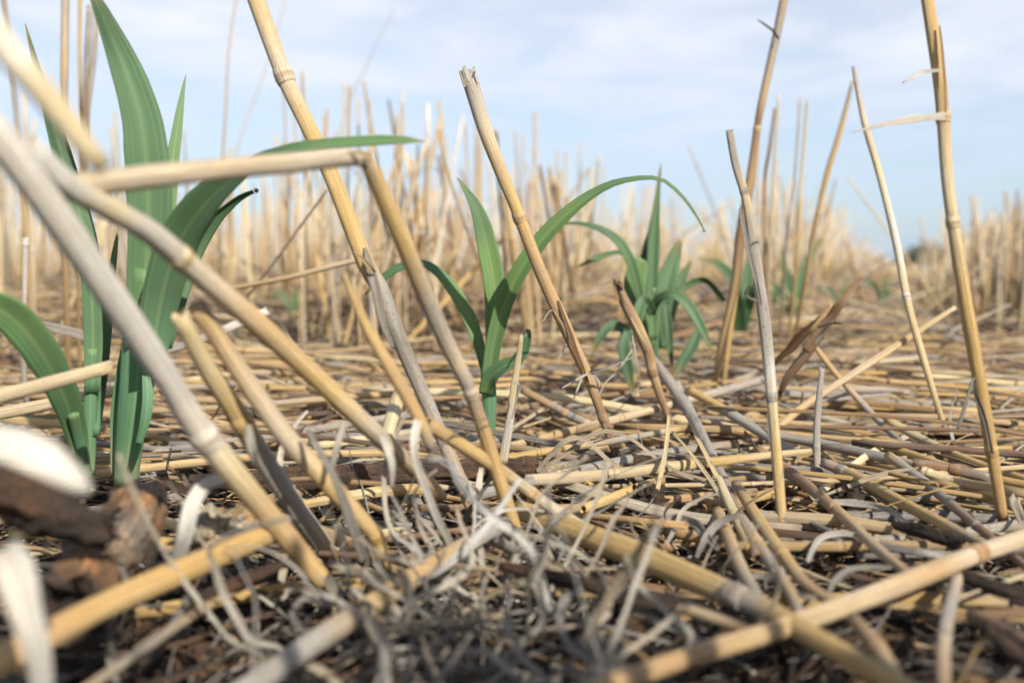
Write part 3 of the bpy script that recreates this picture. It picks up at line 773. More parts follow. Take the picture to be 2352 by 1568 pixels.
for lab, sp, tn, nd_ in [
    ("straw turning from yellow to grey, right of the hollow-topped short stalk", [(1582, 896, .40, 22), (1660, 938, .38, 22), (1672, 946, .377, 25), (1760, 1000, .36, 25), (1830, 1045, .345, 22)], ['golden', 'golden', 'grey', 'grey', 'grey'], ()),
    ("long grey striped straw running right from the weathered stalk's foot", [(1606, 968, .385, 18), (1700, 985, .38, 22), (1850, 1012, .365, 25), (2060, 1058, .335, 25), (2120, 1078, .325, 22)], ['orange', 'pale', 'grey', 'grey', 'tan'], ()),
    ("slim tan jointed straw just above the long grey striped straw", [(1600, 958, .40, 13), (1800, 970, .39, 15), (1960, 990, .38, 16), (2100, 1030, .37, 17)], ['tan', 'tan', 'golden', 'tan'], (.54,)),
    ("yellow straw speckled with mould running to the lower right from a dark joint", [(1890, 1062, .325, 23), (1960, 1092, .315, 26), (2060, 1148, .295, 30), (2160, 1200, .275, 30), (2300, 1272, .25, 26)], ['grey', 'golden', 'golden', 'golden', 'grey'], (.09,)),
    ("grey-brown straw crossing beneath the speckled yellow straw near the right edge", [(2040, 1046, .325, 22), (2130, 1112, .305, 24), (2240, 1205, .278, 25), (2370, 1312, .245, 26)], ['tan', 'grey', 'brown', 'brown'], (.66,)),
    ("rosy brown straw with a joint sloping to the orange-pink straw at right", [(1740, 1030, .33, 22), (1830, 1095, .31, 26), (1930, 1180, .285, 30), (2010, 1255, .26, 30), (2100, 1330, .24, 30)], ['orange', 'brown', 'orange', 'pink', 'orange'], (.5,)),
    ("glossy cream straw at right beneath a brown hollow one", [(2118, 1082, .31, 24), (2200, 1108, .302, 24), (2300, 1142, .292, 24), (2380, 1170, .285, 22)], ['cream', 'cream', 'golden', 'tan'], (.03,)),
    ("brown hollow straw piece with an open dark end at right", [(2098, 1064, .315, 24), (2180, 1076, .312, 26), (2275, 1098, .305, 22)], ['brown', 'brown', 'dark grey'], (.55,)),
    ("upper of two parallel yellow straws running off the right edge", [(2036, 962, .385, 20), (2120, 1010, .37, 22), (2230, 1060, .345, 22), (2380, 1110, .32, 22)], ['golden', 'cream', 'golden', 'golden'], ()),
    ("lower of two parallel yellow straws running off the right edge", [(1960, 1000, .37, 18), (2080, 1040, .35, 21), (2220, 1086, .325, 24), (2390, 1122, .305, 24)], ['golden', 'golden', 'golden', 'golden'], ()),
    ("tan straw propped up and pointing right, crossing the cream A-shaped half", [(2194, 706, .42, 13), (2080, 780, .415, 18), (1960, 858, .405, 20), (1850, 930, .395, 20), (1780, 990, .385, 18)], ['cream', 'tan', 'pink', 'tan', 'tan'], ()),
    ("grey bent straw propped up beyond the tall yellow stalk", [(2320, 700, .7, 12), (2240, 735, .7, 12), (2195, 756, .69, 11), (2172, 780, .69, 10), (2152, 812, .7, 10)], ['grey', 'pink', 'grey', 'grey', 'grey'], ()),
    ("tan straw sloping right with a dark joint below the split brown stub", [(1866, 788, .42, 14), (1930, 870, .41, 16), (2010, 958, .395, 18), (2090, 1035, .38, 17)], ['tan', 'tan', 'grey', 'grey'], (.66,)),
    ("thick golden-brown straw in the bundle left of the weathered stalk's foot", [(1690, 1110, .29, 24), (1740, 1190, .27, 32), (1810, 1290, .245, 35), (1850, 1340, .235, 36), (1930, 1395, .22, 34)], ['brown', 'golden', 'golden', 'orange', 'tan'], (.64,)),
    ("tan straw with a cut top in the bundle left of the weathered stalk's foot", [(1648, 1172, .262, 26), (1668, 1220, .252, 34), (1700, 1300, .235, 36), (1748, 1385, .218, 36)], ['tan', 'tan', 'pink', 'grey'], ()),
    ("dark grey straw of the bundle, reaching up left of the small seedling's foot", [(1488, 812, .43, 22), (1540, 880, .41, 28), (1590, 960, .385, 27), (1640, 1060, .34, 28), (1700, 1190, .29, 28), (1740, 1280, .262, 28)], ['dark grey', 'grey', 'dark grey', 'grey', 'brown', 'brown'], ()),
    ("slim grey straw of the bundle, beside the dark grey one", [(1552, 876, .41, 18), (1600, 970, .38, 22), (1650, 1080, .335, 24), (1680, 1150, .31, 22)], ['grey', 'grey', 'grey', 'brown'], ()),
    ("mottled jointed straw in the bundle reaching down to the golden ridged straw", [(1700, 1190, .268, 34), (1740, 1250, .25, 36), (1775, 1300, .238, 36), (1815, 1360, .226, 36), (1840, 1420, .216, 34)], ['grey', 'tan', 'grey', 'tan', 'grey'], (.3, .62)),
    ("cream stub splitting into prongs at the top of the straw bundle", [(1648, 1090, .282, 16), (1672, 1150, .268, 25), (1698, 1205, .256, 28), (1724, 1262, .245, 24)], ['cream', 'cream', 'cream', 'golden'], (.45,)),
    ("long brown straw lying level behind the middle seedling's foot", [(560, 932, .43, 17), (760, 915, .44, 19), (960, 900, .45, 20), (1176, 884, .46, 17)], ['grey', 'tan', 'orange', 'tan'], (.4,)),
    ("tan jointed straw rising gently right between splinter and short brown stalk", [(1130, 1034, .36, 19), (1270, 1000, .37, 21), (1400, 966, .385, 22), (1520, 935, .40, 20), (1680, 892, .42, 22), (1765, 868, .43, 22)], ['pink', 'orange', 'pink', 'pink', 'grey', 'grey'], (.42,)),
    ("yellow straw with a knobby joint below the rising tan straw", [(1150, 1052, .34, 15), (1230, 1040, .342, 17), (1320, 1026, .345, 18), (1440, 1006, .35, 16), (1560, 985, .36, 15)], ['golden', 'golden', 'golden', 'grey', 'golden'], (.2,)),
    ("short orange straw with a frayed grey joint right of the middle seedling's foot", [(1200, 896, .43, 20), (1250, 922, .42, 21), (1310, 955, .41, 22), (1355, 975, .40, 22)], ['orange', 'orange', 'grey', 'pale'], (.62,)),
    ("bright yellow straw lying level under the pale shreds at the centre left", [(690, 1160, .30, 22), (800, 1140, .30, 26), (900, 1126, .298, 28), (1000, 1122, .296, 26)], ['golden', 'cream', 'golden', 'golden'], ()),
    ("grey knobbed straw beside the big seedling's foot", [(310, 1020, .36, 20), (380, 1044, .35, 22), (440, 1056, .345, 22), (520, 1075, .34, 22)], ['brown', 'pale', 'brown', 'brown'], (.36,)),
    ("black-speckled golden straw lying behind the big seedling's foot at left", [(-20, 955, .40, 20), (60, 968, .39, 22), (150, 975, .385, 22), (240, 985, .38, 18)], ['golden', 'golden', 'golden', 'tan'], ()),
    ("grey broken straw with a ragged end behind the long blurred jointed stalk", [(372, 808, .42, 21), (460, 780, .43, 24), (560, 738, .44, 24), (612, 716, .445, 24)], ['dark grey', 'grey', 'white', 'white'], ()),
    ("dull straw lying under the white shreds, pointing at the bundle from the left", [(1100, 1220, .262, 28), (1180, 1262, .25, 30), (1280, 1310, .236, 24), (1390, 1345, .226, 14)], ['grey', 'grey', 'pale', 'pale'], ()),
    ("narrow tan straw half buried at the bottom below the golden ridged straw", [(1412, 1350, .222, 20), (1520, 1382, .214, 34), (1640, 1420, .205, 36), (1760, 1460, .197, 30)], ['golden', 'tan', 'pink', 'brown'], ()),
    ("short yellow straw piece in the dark litter at the bottom centre", [(1398, 1448, .205, 16), (1440, 1478, .198, 20), (1484, 1512, .192, 16)], ['golden', 'golden', 'golden'], ()),
    ("greyish pink straw propped upright below the orange-pink straw at bottom right", [(2200, 1320, .212, 32), (2180, 1400, .2, 38), (2168, 1480, .19, 42), (2166, 1600, .178, 46)], ['pink', 'grey', 'pink', 'brown'], (.6,)),
    ("knotted orange-brown straw under the crossing at the bottom right", [(1960, 1420, .21, 40), (2010, 1480, .2, 48), (2060, 1560, .186, 52), (2090, 1610, .18, 50)], ['brown', 'orange', 'tan', 'brown'], (.4,)),
    ("pale wedge of straw leaning in the lower right corner under the orange-pink straw", [(2200, 1372, .215, 8), (2260, 1352, .22, 14), (2380, 1312, .235, 20)], ['white', 'cream', 'cream'], ()),
    ("brown straw running off the bottom of the right edge", [(2230, 1410, .2, 40), (2310, 1450, .19, 48), (2400, 1500, .18, 50)], ['brown', 'rust', 'brown'], ()),
    ("short upright stub with a rough joint at the bottom left of the centre", [(868, 1420, .19, 34), (880, 1480, .184, 36), (890, 1590, .176, 38)], ['brown', 'grey', 'grey'], ()),
]:
    lying(lab, sp, tn, nd_)
for lab, sp, tn in [
    ("thin forked white straw sliver leaning before the straw bundle, right prong", [(1545, 992, .30, 6), (1580, 1032, .292, 8), (1620, 1085, .284, 10), (1662, 1150, .27, 12)], 'cream'),
    ("thin forked white straw sliver leaning before the straw bundle, left prong", [(1536, 950, .302, 7), (1532, 1010, .296, 12), (1520, 1080, .288, 14), (1506, 1140, .284, 8)], 'cream'),
    ("pointed cream straw sliver standing in the bundle above the cream stub", [(1578, 952, .30, 4), (1604, 1010, .292, 11), (1640, 1080, .282, 13), (1658, 1110, .278, 12)], 'cream'),
    ("flat pale straw sliver lying on the dark litter below the golden ridged straw", [(1232, 1204, .262, 12), (1290, 1260, .248, 18), (1372, 1345, .23, 10)], 'pale')]:
    q = blade_mesh("straw_sliver", sp, tn, fold=.5, mat=STRAW)
    tag(obj("straw_sliver", q, origin=P(*sp[-1][:3])), lab, "straw", "straw slivers")

# ------------------------------------------------------------------ sorghum seedlings
GREENS = {'sun leaf': (0.108, 0.196, 0.068, 0), 'tip': (0.19, 0.16, 0.06, 0), 'leaf': (0.075, 0.146, 0.070, 0), 'pale leaf': (0.105, 0.192, 0.082, 0), 'dark leaf': (0.042, 0.092, 0.042, 0), 'blue leaf': (0.078, 0.142, 0.078, 0), 'sheath': (0.10, 0.21, 0.12, 0), 'foot': (0.22, 0.25, 0.16, 0), 'purple': (0.15, 0.13, 0.13, 0)}  # sun leaf: green made lighter and yellower to offset shade on the blades
GREENS = {k: tuple(min(.4, x * 1.27) for x in v) for k, v in GREENS.items()}
def leaf_mesh(spec, tn, fold, ruffle=.12, n=30, wide=1.0):
    pts = []
    for i, s in enumerate(spec):
        t = tn if isinstance(tn, str) else tn[min(i, len(tn) - 1)]
        s = (s[0], s[1], s[2], s[3] * wide, *s[4:])
        t = 'tip' if i == len(spec) - 1 and s[3] < 9 else t
        pts += blade_pts([s], GREENS[t])
    g = Geo()
    ribbon(g, pts, n=n, fold=fold * .8, cols=8, edge=.06, ruffle=ruffle * 1.7, thick=.00012)
    return g.mesh("leaf", LEAF)
def seedling(label, stem, leaves, group="sorghum seedlings in the stubble", extra=(), wide=1.0):
    base = P(*stem[-1][:3])
    root = tag(empty("sorghum_seedling", base), label, "seedling", group)
    pts = []
    for i, (x, y, d, w) in enumerate(stem):
        p = P(x, y, d)
        c = GREENS['foot'] if i == len(stem) - 1 else GREENS['sheath'] if i else GREENS['pale leaf']
        pts.append([p.x, p.y, p.z, w * d / FPX / 2, *c])
    g = Geo()
    tube(g, pts, n=18, sides=14, hollow=False, flat=.55, ragged=(0, 0), ridge=.02)
    obj("stem", g.mesh("stem", LEAF), root)
    for sp, tn, fold in leaves:
        obj("leaf", leaf_mesh(sp, tn, fold, wide=wide), root)
    for nm, sp, tn, fold in extra:
        me = leaf_mesh(sp, tn, fold); me.name = nm
        obj(nm, me, root)
    return root

seedling("large green seedling at left with a tall broad upright leaf and a leaf arching right",
    [(345, 620, .272, 74), (325, 760, .275, 84), (312, 900, .278, 74), (298, 1010, .282, 62), (288, 1118, .286, 52)],
    [([(322, 800, .274, 70), (338, 600, .272, 95, .1), (340, 430, .27, 104, .12), (326, 280, .268, 94, .15), (290, 165, .266, 74, .25), (255, 85, .264, 56, .4), (228, 20, .262, 38, .5), (200, -40, .26, 8, .5)], ['sheath', 'leaf', 'leaf', 'leaf', 'leaf', 'dark leaf'], .32),
     ([(372, 640, .276, 34), (384, 500, .278, 36), (394, 390, .28, 33), (408, 290, .282, 22), (420, 210, .284, 9), (427, 172, .285, 1)], 'pale leaf', .2),
     ([(348, 830, .266, 60), (372, 680, .262, 88, -.1), (410, 560, .257, 98, -.2), (470, 470, .25, 88, -.35), (545, 405, .243, 66, -.7), (640, 352, .236, 44, -1.1), (740, 334, .23, 44, -1.0), (860, 326, .225, 40, -.9), (945, 324, .222, 20, -.9), (975, 325, .221, 2, -1.0)], ['sheath', 'blue leaf', 'leaf', 'leaf', 'dark leaf', 'leaf', 'pale leaf'], .3),  # dark tone at the bend paints the shade on the arch
     ([(385, 800, .28, 20), (430, 620, .283, 44, .5), (482, 515, .285, 42, .7), (530, 465, .287, 30, .9), (570, 442, .288, 18, .9), (592, 438, .289, 10, .9)], ['dark leaf', 'leaf', 'dark leaf'], .5),
     ([(262, 1090, .287, 14), (266, 960, .284, 26), (280, 860, .281, 30), (290, 780, .279, 14)], ['foot', 'sheath', 'sheath'], .4)],
    extra=[("sheath_flap", [(318, 1020, .272, 12), (334, 960, .27, 26, .3), (338, 900, .27, 26, .4), (330, 830, .272, 10, .3)], 'sheath', .4)])
seedling("slender green seedling at far left, its long narrow leaf leaning to the upper left",
    [(212, 800, .30, 28), (208, 930, .302, 30), (206, 1020, .304, 28), (206, 1090, .306, 24)],
    [([(212, 900, .30, 34), (214, 760, .30, 44), (206, 600, .30, 48, .1), (180, 480, .299, 46, .2), (140, 350, .298, 46, .25), (108, 240, .297, 30, .3), (80, 140, .296, 14, .3), (58, 55, .295, 2, .3)], ['sheath', 'leaf', 'leaf', 'leaf', 'dark leaf'], .35),
     ([(222, 1000, .303, 14), (236, 850, .305, 26), (250, 700, .308, 24), (262, 590, .31, 14), (272, 525, .312, 3)], ['sheath', 'dark leaf', 'leaf'], .4)])
seedling("single broad green leaf arching down off the left edge under the bright cream straw",
    [(168, 950, .27, 26), (182, 1010, .276, 26), (194, 1060, .28, 24), (200, 1100, .283, 20)],
    [([(196, 1085, .282, 26), (176, 1000, .276, 48, .1), (150, 915, .268, 66, .1), (108, 830, .26, 78, .1), (52, 752, .252, 84, 0), (-10, 706, .245, 80, -.1), (-80, 690, .24, 60, -.1)], ['foot', 'leaf', 'leaf', 'leaf', 'pale leaf'], .2)])
seedling("sharp middle seedling with an upright leaf, one arching right and one curling left",
    [(1135, 780, .372, 26), (1122, 850, .374, 36), (1124, 920, .376, 34), (1125, 975, .378, 26), (1123, 1012, .38, 20)],
    [([(1130, 850, .374, 26), (1136, 740, .373, 44), (1136, 660, .372, 52, .1), (1122, 580, .371, 50, .15), (1108, 520, .37, 42, .2), (1092, 474, .369, 30, .3), (1072, 440, .368, 16, .4), (1050, 408, .367, 2, .4)], ['pale leaf', 'sun leaf', 'sun leaf', 'sun leaf', 'leaf'], .28),
     ([(1122, 880, .372, 34), (1134, 790, .368, 40), (1158, 700, .364, 42, -.1), (1196, 620, .36, 42, -.2), (1250, 545, .357, 42, -.4), (1320, 478, .354, 36, -.7), (1390, 432, .352, 28, -.95), (1450, 414, .351, 22, -1.1), (1515, 412, .35, 13, -1.0), (1562, 446, .349, 8, -.6), (1598, 494, .348, 7, -.4), (1618, 530, .347, 2, -.2)], ['pale leaf', 'pale leaf', 'sun leaf', 'sun leaf', 'sun leaf', 'sun leaf', 'leaf'], .34),
     ([(1114, 862, .376, 14), (1102, 800, .377, 26), (1080, 735, .378, 32, .1), (1042, 668, .38, 32, .3), (1000, 622, .382, 26, .6), (960, 606, .384, 22, .9), (915, 618, .386, 28, .8), (875, 644, .388, 24, .7), (838, 676, .39, 3, .6)], ['pale leaf', 'sun leaf', 'sun leaf', 'sun leaf', 'leaf'], .32),
     ([(1114, 905, .37, 30), (1126, 868, .367, 40, -.2), (1156, 842, .364, 38, -.4), (1186, 830, .362, 32, -.4), (1206, 800, .361, 26, -.3), (1212, 772, .36, 20, -.2), (1214, 756, .36, 10, -.2)], ['sun leaf', 'leaf', 'leaf', 'leaf'], .3)])
seedling("bushy small seedling right of the middle one, many leaves around an upright spike",
    [(1503, 660, .5, 22), (1502, 740, .505, 24), (1502, 800, .51, 22), (1506, 868, .52, 18)],
    [([(1500, 780, .5, 22), (1498, 660, .5, 31), (1502, 560, .5, 29), (1508, 470, .5, 16), (1518, 375, .5, 2)], ['pale leaf', 'leaf', 'leaf'], .3),
     ([(1478, 770, .49, 26), (1462, 700, .488, 46), (1458, 650, .487, 52), (1468, 608, .487, 44), (1474, 594, .487, 20)], ['sun leaf', 'leaf', 'sun leaf'], .12),
     ([(1514, 800, .515, 24), (1522, 710, .517, 42), (1534, 640, .519, 46, .1), (1548, 590, .52, 34, .2), (1562, 550, .52, 8, .2)], ['leaf', 'dark leaf', 'leaf'], .25),
     ([(1492, 800, .505, 20), (1480, 690, .506, 34), (1484, 600, .507, 30), (1494, 530, .508, 14), (1500, 486, .508, 2)], ['leaf', 'leaf', 'dark leaf'], .25),
     ([(1520, 800, .525, 18), (1542, 705, .528, 30), (1566, 640, .53, 24), (1590, 596, .53, 3)], ['dark leaf', 'leaf', 'leaf'], .3),
     ([(1476, 700, .485, 14), (1452, 610, .48, 24, .2), (1424, 560, .478, 24, .4), (1380, 528, .476, 20, .8), (1320, 514, .475, 15, 1.0), (1238, 522, .475, 4, 1.0)], ['leaf', 'leaf', 'leaf', 'dark leaf'], .3),
     ([(1445, 590, .495, 6), (1418, 580, .494, 12, .8), (1372, 592, .493, 18, .7), (1325, 614, .492, 2, .6)], ['dark leaf', 'dark leaf', 'leaf'], .2),
     ([(1494, 720, .48, 22), (1512, 688, .475, 22, -.3), (1545, 676, .47, 24, -.5), (1582, 702, .466, 27, -.2), (1614, 758, .463, 21, 0), (1638, 815, .461, 2, 0)], ['dark leaf', 'dark leaf', 'leaf', 'leaf'], .3),
     ([(1500, 720, .478, 20), (1480, 690, .472, 28), (1466, 720, .468, 30, .2), (1458, 770, .465, 24, .2)], ['dark leaf', 'dark leaf', 'leaf'], .3),
     ([(1450, 780, .49, 16), (1432, 756, .486, 24, .3), (1404, 748, .483, 26, .5), (1378, 776, .48, 20, .3), (1360, 815, .479, 3, .2)], ['blue leaf', 'dark leaf', 'dark leaf'], .3),
     ([(1438, 760, .485, 20), (1434, 800, .483, 30), (1442, 850, .482, 30), (1455, 912, .482, 3)], ['blue leaf', 'dark leaf', 'dark leaf'], .3),
     ([(1530, 700, .51, 14), (1536, 760, .508, 22), (1540, 810, .507, 14), (1546, 850, .506, 3)], ['leaf', 'dark leaf', 'dark leaf'], .4),
     ([(1610, 745, .49, 14), (1592, 790, .487, 28), (1568, 830, .485, 24), (1548, 868, .484, 4)], ['dark leaf', 'dark leaf', 'dark leaf'], .3),
     ([(1545, 680, .56, 12), (1590, 648, .56, 18, .6), (1625, 645, .56, 18, .6), (1665, 690, .56, 14, .4)], ['leaf', 'leaf', 'dark leaf'], .3)])
seedling("blurred seedling half hidden behind the tall brown leaning stalk",
    [(1700, 690, .82, 12), (1702, 740, .83, 13), (1706, 805, .85, 11)],
    [([(1704, 770, .82, 12), (1712, 680, .82, 22), (1722, 610, .82, 16), (1738, 545, .82, 3)], 'leaf', .3),
     ([(1700, 740, .82, 12), (1690, 660, .82, 16), (1655, 610, .82, 14), (1606, 594, .82, 4)], 'leaf', .3),
     ([(1702, 780, .82, 14), (1696, 720, .81, 26), (1690, 660, .8, 16), (1700, 620, .8, 4)], 'dark leaf', .3),
     ([(1706, 770, .82, 10), (1720, 700, .81, 18), (1735, 660, .8, 16), (1760, 690, .8, 3)], 'leaf', .3)], "blurred seedlings farther back", wide=1.5)
seedling("blurred seedling behind the thin group of cream and grey stalks",
    [(1812, 680, 1.0, 10), (1814, 730, 1.02, 11), (1816, 770, 1.05, 9)],
    [([(1814, 740, 1.0, 12), (1806, 640, 1.0, 20), (1796, 570, 1.0, 3)], 'leaf', .3), ([(1814, 740, 1.0, 12), (1836, 660, 1.0, 18), (1860, 590, 1.0, 12), (1888, 545, 1.0, 3)], 'leaf', .3),
     ([(1814, 740, 1.0, 12), (1786, 680, .98, 18), (1770, 640, .98, 14), (1752, 690, .97, 4)], 'leaf', .3), ([(1814, 740, 1.0, 12), (1800, 690, .98, 24), (1790, 720, .97, 4)], 'dark leaf', .3)], "blurred seedlings farther back", wide=1.5)
for lab, x, y, d in (("small blurred seedling deep in the stubble left of the tall yellow stalk", 2025, 700, 1.25), ("tiny blurred seedling low behind the long leaning tan stalk", 672, 735, 1.0), ("tiny blurred seedling beyond the split brown stub", 1930, 720, 1.15)):
    k = .9 / d
    seedling(lab, [(x, y - 40 * k, d, 9), (x, y, d, 9)],
        [([(x, y, d, 8), (x - 14 * k, y - 50 * k, d, 18 * k), (x - 40 * k, y - 70 * k, d, 12 * k), (x - 66 * k, y - 40 * k, d, 2)], 'leaf', .3), ([(x, y, d, 8), (x + 10 * k, y - 60 * k, d, 18 * k), (x + 30 * k, y - 100 * k, d, 3)], 'leaf', .3),
         ([(x, y, d, 8), (x + 20 * k, y - 40 * k, d, 18 * k), (x + 50 * k, y - 36 * k, d, 3)], 'dark leaf', .3)], "blurred seedlings farther back")

def drop(label, x, y, d, w):
    c = P(x, y, d); r = w * d / FPX / 2
    me = bpy.data.meshes.new("water_drop")
    V, F = [], []
    n, m = 12, 8
    for i in range(m + 1):
        t = math.pi * i / m
        for k in range(n):
            a = 2 * math.pi * k / n
            V.append((r * math.sin(t) * math.cos(a), r * math.sin(t) * math.sin(a), r * math.cos(t) * (1.15 if t < math.pi / 2 else 1)))
    for i in range(m):
        for k in range(n):
            F.append((i * n + k, (i + 1) * n + k, (i + 1) * n + (k + 1) % n, i * n + (k + 1) % n))
    me.from_pydata(V, [], F); me.polygons.foreach_set("use_smooth", [True] * len(F)); me.materials.append(WATER); me.update()
    o = obj("water_drop", me); o.location = c
    tag(o, label, "water drop", "dew drops on the leaves")
drop("dew drop hanging from the tip of the middle seedling's right-arching leaf", 1617, 533, .3465, 9)
drop("dew drop caught at the blunt folded leaf tip of the large left seedling", 588, 439, .286, 13)
drop("small dew drop on the bend of the middle seedling's right-arching leaf", 1522, 415, .348, 6)
drop("dew drop on the middle seedling's short curled leaf beside the cream splinter", 1206, 768, .357, 11)
drop("dew drop at the foot of the bushy small seedling, on a drooping leaf tip", 1638, 818, .46, 7)

# ------------------------------------------------------------------ rotted stalks, bark, husks
def rotted(label, spec, tn, flat=.6, ragged=(1.5, 1.5), name="rotted_stalk", lift=.006, sides=26, wob=.3):
    """a decayed stalk: fibrous furrows along its length, lumps, and a torn, splintered end"""
    q = catmull(px_pts(spec, tn, lift, False), 46)
    ps, T, S = frames(q)
    g = Geo(); sd = random.uniform(0, 90); v = sd; rings = []
    for i, p in enumerate(ps):
        if i:
            v += (p - ps[i - 1]).length
        B = T[i].cross(S[i]); ring = []
        for k in range(sides):
            a = 2 * math.pi * k / sides; ca, sa = math.cos(a), math.sin(a)
            f = 1 + wob * 1.5 * noise.fractal(Vector((ca * 1.5 + sd, sa * 1.5, v * 120)), .8, 2, 5)
            f += .30 * noise.noise(Vector((ca * 6, sa * 6 + sd, v * 16))) + .16 * noise.noise(Vector((ca * 15, sa * 15 + sd, v * 40)))
            f = max(.25, f)
            off = 0
            e = noise.noise(Vector((ca * 4, sa * 4, sd))) + .6 * noise.noise(Vector((ca * 11, sa * 11, sd)))
            if i < 5:
                off = -ragged[0] * q[i][3] * e * (5 - i) / 5
            elif i > len(ps) - 6:
                off = ragged[1] * q[i][3] * e * (i - len(ps) + 6) / 5
            cc = q[i][4:8]
            sh = 1 + .5 * noise.noise(Vector((ca * 2 + sd, sa * 2, v * 45)))
            ring.append(g.v(p + S[i] * (ca * q[i][3] * f) + B * (sa * q[i][3] * f * flat) + T[i] * off, (cc[0] * sh, cc[1] * sh, cc[2] * sh, cc[3]), (ca, sa, v)))
        rings.append(ring)
    for a, b in zip(rings, rings[1:]):
        for k in range(sides):
            g.F.append((a[k], a[(k + 1) % sides], b[(k + 1) % sides], b[k]))
    for i, ring, sg in ((0, rings[0], 1), (len(ps) - 1, rings[-1], -1)):
        cen = g.v(ps[i] + T[i] * (sg * q[i][3] * 1.5), tuple(x * .5 for x in q[i][4:7]) + (0,), (0, 0, v))
        for k in range(sides):
            t3 = (ring[(k + 1) % sides], ring[k], cen)
            g.F.append(t3 if sg > 0 else tuple(reversed(t3)))
    tag(obj(name, g.mesh(name, BARK), origin=Vector(q[-1][:3])), label, "rotted stalk", "rotted dark stalks in the litter")
rotted("long dark brown rotted stalk lying level below the middle seedling", [(430, 1112, .315, 40), (700, 1100, .32, 54), (950, 1085, .322, 52), (1120, 1076, .322, 48), (1238, 1072, .322, 42)], ['dark', 'rust', 'dark', 'rust', 'rust'])
rotted("dark fibrous rotted stalk sloping across the bottom centre right", [(1150, 1300, .245, 22), (1300, 1330, .235, 38), (1450, 1370, .222, 46), (1600, 1400, .212, 40), (1740, 1440, .2, 26)], ['rust', 'dark', 'dark', 'dark', 'rust'])
rotted("chunky torn brown stump at the lower left with pale wood on its face", [(338, 1120, .212, 84), (318, 1165, .209, 112), (270, 1250, .2, 136), (215, 1335, .19, 156), (160, 1410, .18, 170)], ['grey', 'brown', 'dark grey', 'brown', 'dark'], flat=.95, ragged=(.9, .3), wob=.26)
rotted("blurred dark log at the left edge under the pale fuzzy leaf", [(-60, 1095, .165, 100), (40, 1140, .172, 112), (140, 1184, .178, 108), (240, 1225, .186, 80)], ['dark', 'rust', 'dark', 'dark'], flat=.9)
rotted("tan weathered bark chip lying at the tip of the yellow flat-cut straw", [(1236, 1088, .297, 14), (1280, 1078, .297, 24), (1328, 1066, .298, 24)], ['pale', 'pink', 'grey'], flat=.35, name="bark_chip")
rotted("brown bark slab at the right below the grey-brown straw", [(2150, 1290, .262, 20), (2230, 1330, .25, 36), (2320, 1360, .242, 40), (2400, 1380, .235, 34)], ['rust', 'dark', 'dark', 'dark'], flat=.4)
rotted("dark slab behind the bark at the foot of the rising tan straw", [(1330, 1064, .335, 30), (1420, 1060, .33, 46), (1520, 1066, .325, 40)], ['dark', 'dark', 'rust'], flat=.5)
rotted("black rotted piece lying before the tall yellow stalk's foot", [(2050, 1205, .275, 20), (2120, 1220, .272, 34), (2210, 1248, .265, 30)], ['dark', 'dark', 'dark'], flat=.5)
for n_, (lab, sp, t) in enumerate([
    ("torn grey-brown strip of rotted stalk leaning on the stump at lower left", [(382, 1128, .21, 10), (372, 1180, .206, 26), (352, 1260, .2, 30), (330, 1340, .194, 18)], ['grey', 'brown', 'dark']),
    ("dark splinter of rotted stalk between the stump and the left log", [(180, 1250, .188, 12), (240, 1180, .193, 26), (290, 1125, .198, 14)], ['dark', 'rust', 'brown']),
    ("flat brown strip of rotted stalk right of the pale crumbly husk", [(520, 1160, .235, 16), (600, 1190, .23, 30), (680, 1230, .226, 18)], ['rust', 'brown', 'dark']),
    ("low dark strip of rotted stalk under the thick golden straw", [(420, 1380, .19, 22), (540, 1340, .198, 34), (660, 1290, .208, 20)], ['dark', 'rust', 'dark']),
    ("short brown strip lying before the big seedling's foot", [(330, 1110, .235, 14), (400, 1118, .233, 26), (460, 1140, .23, 14)], ['brown', 'dark', 'rust'])]):
    rotted(lab, sp, t, flat=.4, ragged=(2.2, 2.2), name="rotted_stalk", wob=.3)
rotted("brown rotted stalk under the lying straws at the far right bottom", [(2260, 1440, .21, 36), (2330, 1500, .2, 44), (2400, 1550, .19, 44)], ['dark', 'rust', 'dark'])
def crumb(label, x, y, d, wpx, t, name="husk_crumb", k=1.0, flat=.7):
    """a crumbly lump: a displaced ball"""
    g = Geo(); r = wpx * d / FPX / 2; c = P(x, y, d); s = random.uniform(0, 90)
    n, m = 22, 14
    rows = []
    for i in range(m + 1):
        th = math.pi * i / m
        row = []
        for a_ in range(n):
            a = 2 * math.pi * a_ / n
            q = Vector((math.sin(th) * math.cos(a), math.sin(th) * math.sin(a), math.cos(th)))
            f = 1 + k * .75 * noise.fractal(q * 2.6 + Vector((s, 0, 0)), .9, 2, 4)
            v = q * (r * f); v.z *= flat
            row.append(g.v(c + v, tone(t, .25), (q.x, q.y, s + q.z * .01)))
        rows.append(row)
    for a, b in zip(rows, rows[1:]):
        for i in range(n):
            g.F.append((a[i], b[i], b[(i + 1) % n], a[(i + 1) % n]))
    tag(obj(name, g.mesh(name, BARK), origin=c), label, "plant debris", "crumbly husks in the litter")
crumb("dark hollow-looking root crown in the litter below the yellow flat-cut straw", 1492, 1142, .285, 66, "dark", k=1.4)
crumb("pale crumbly husk behind the thick golden straw at the lower left", 490, 1225, .215, 130, 'pale', k=1.2)
crumb("dull brown husk right of the pale crumbly one", 560, 1195, .23, 90, 'tan', k=1.3)
crumb("orange crumbly husk beside the rosy brown jointed straw", 1925, 1245, .262, 62, 'orange', k=1.6)
crumb("small orange crumb just below the larger orange husk", 1890, 1300, .25, 50, 'orange', k=1.6)
crumb("flat tan crumb lying in the dark litter at the right", 2195, 1258, .262, 34, 'pale', k=1.6, flat=.35)
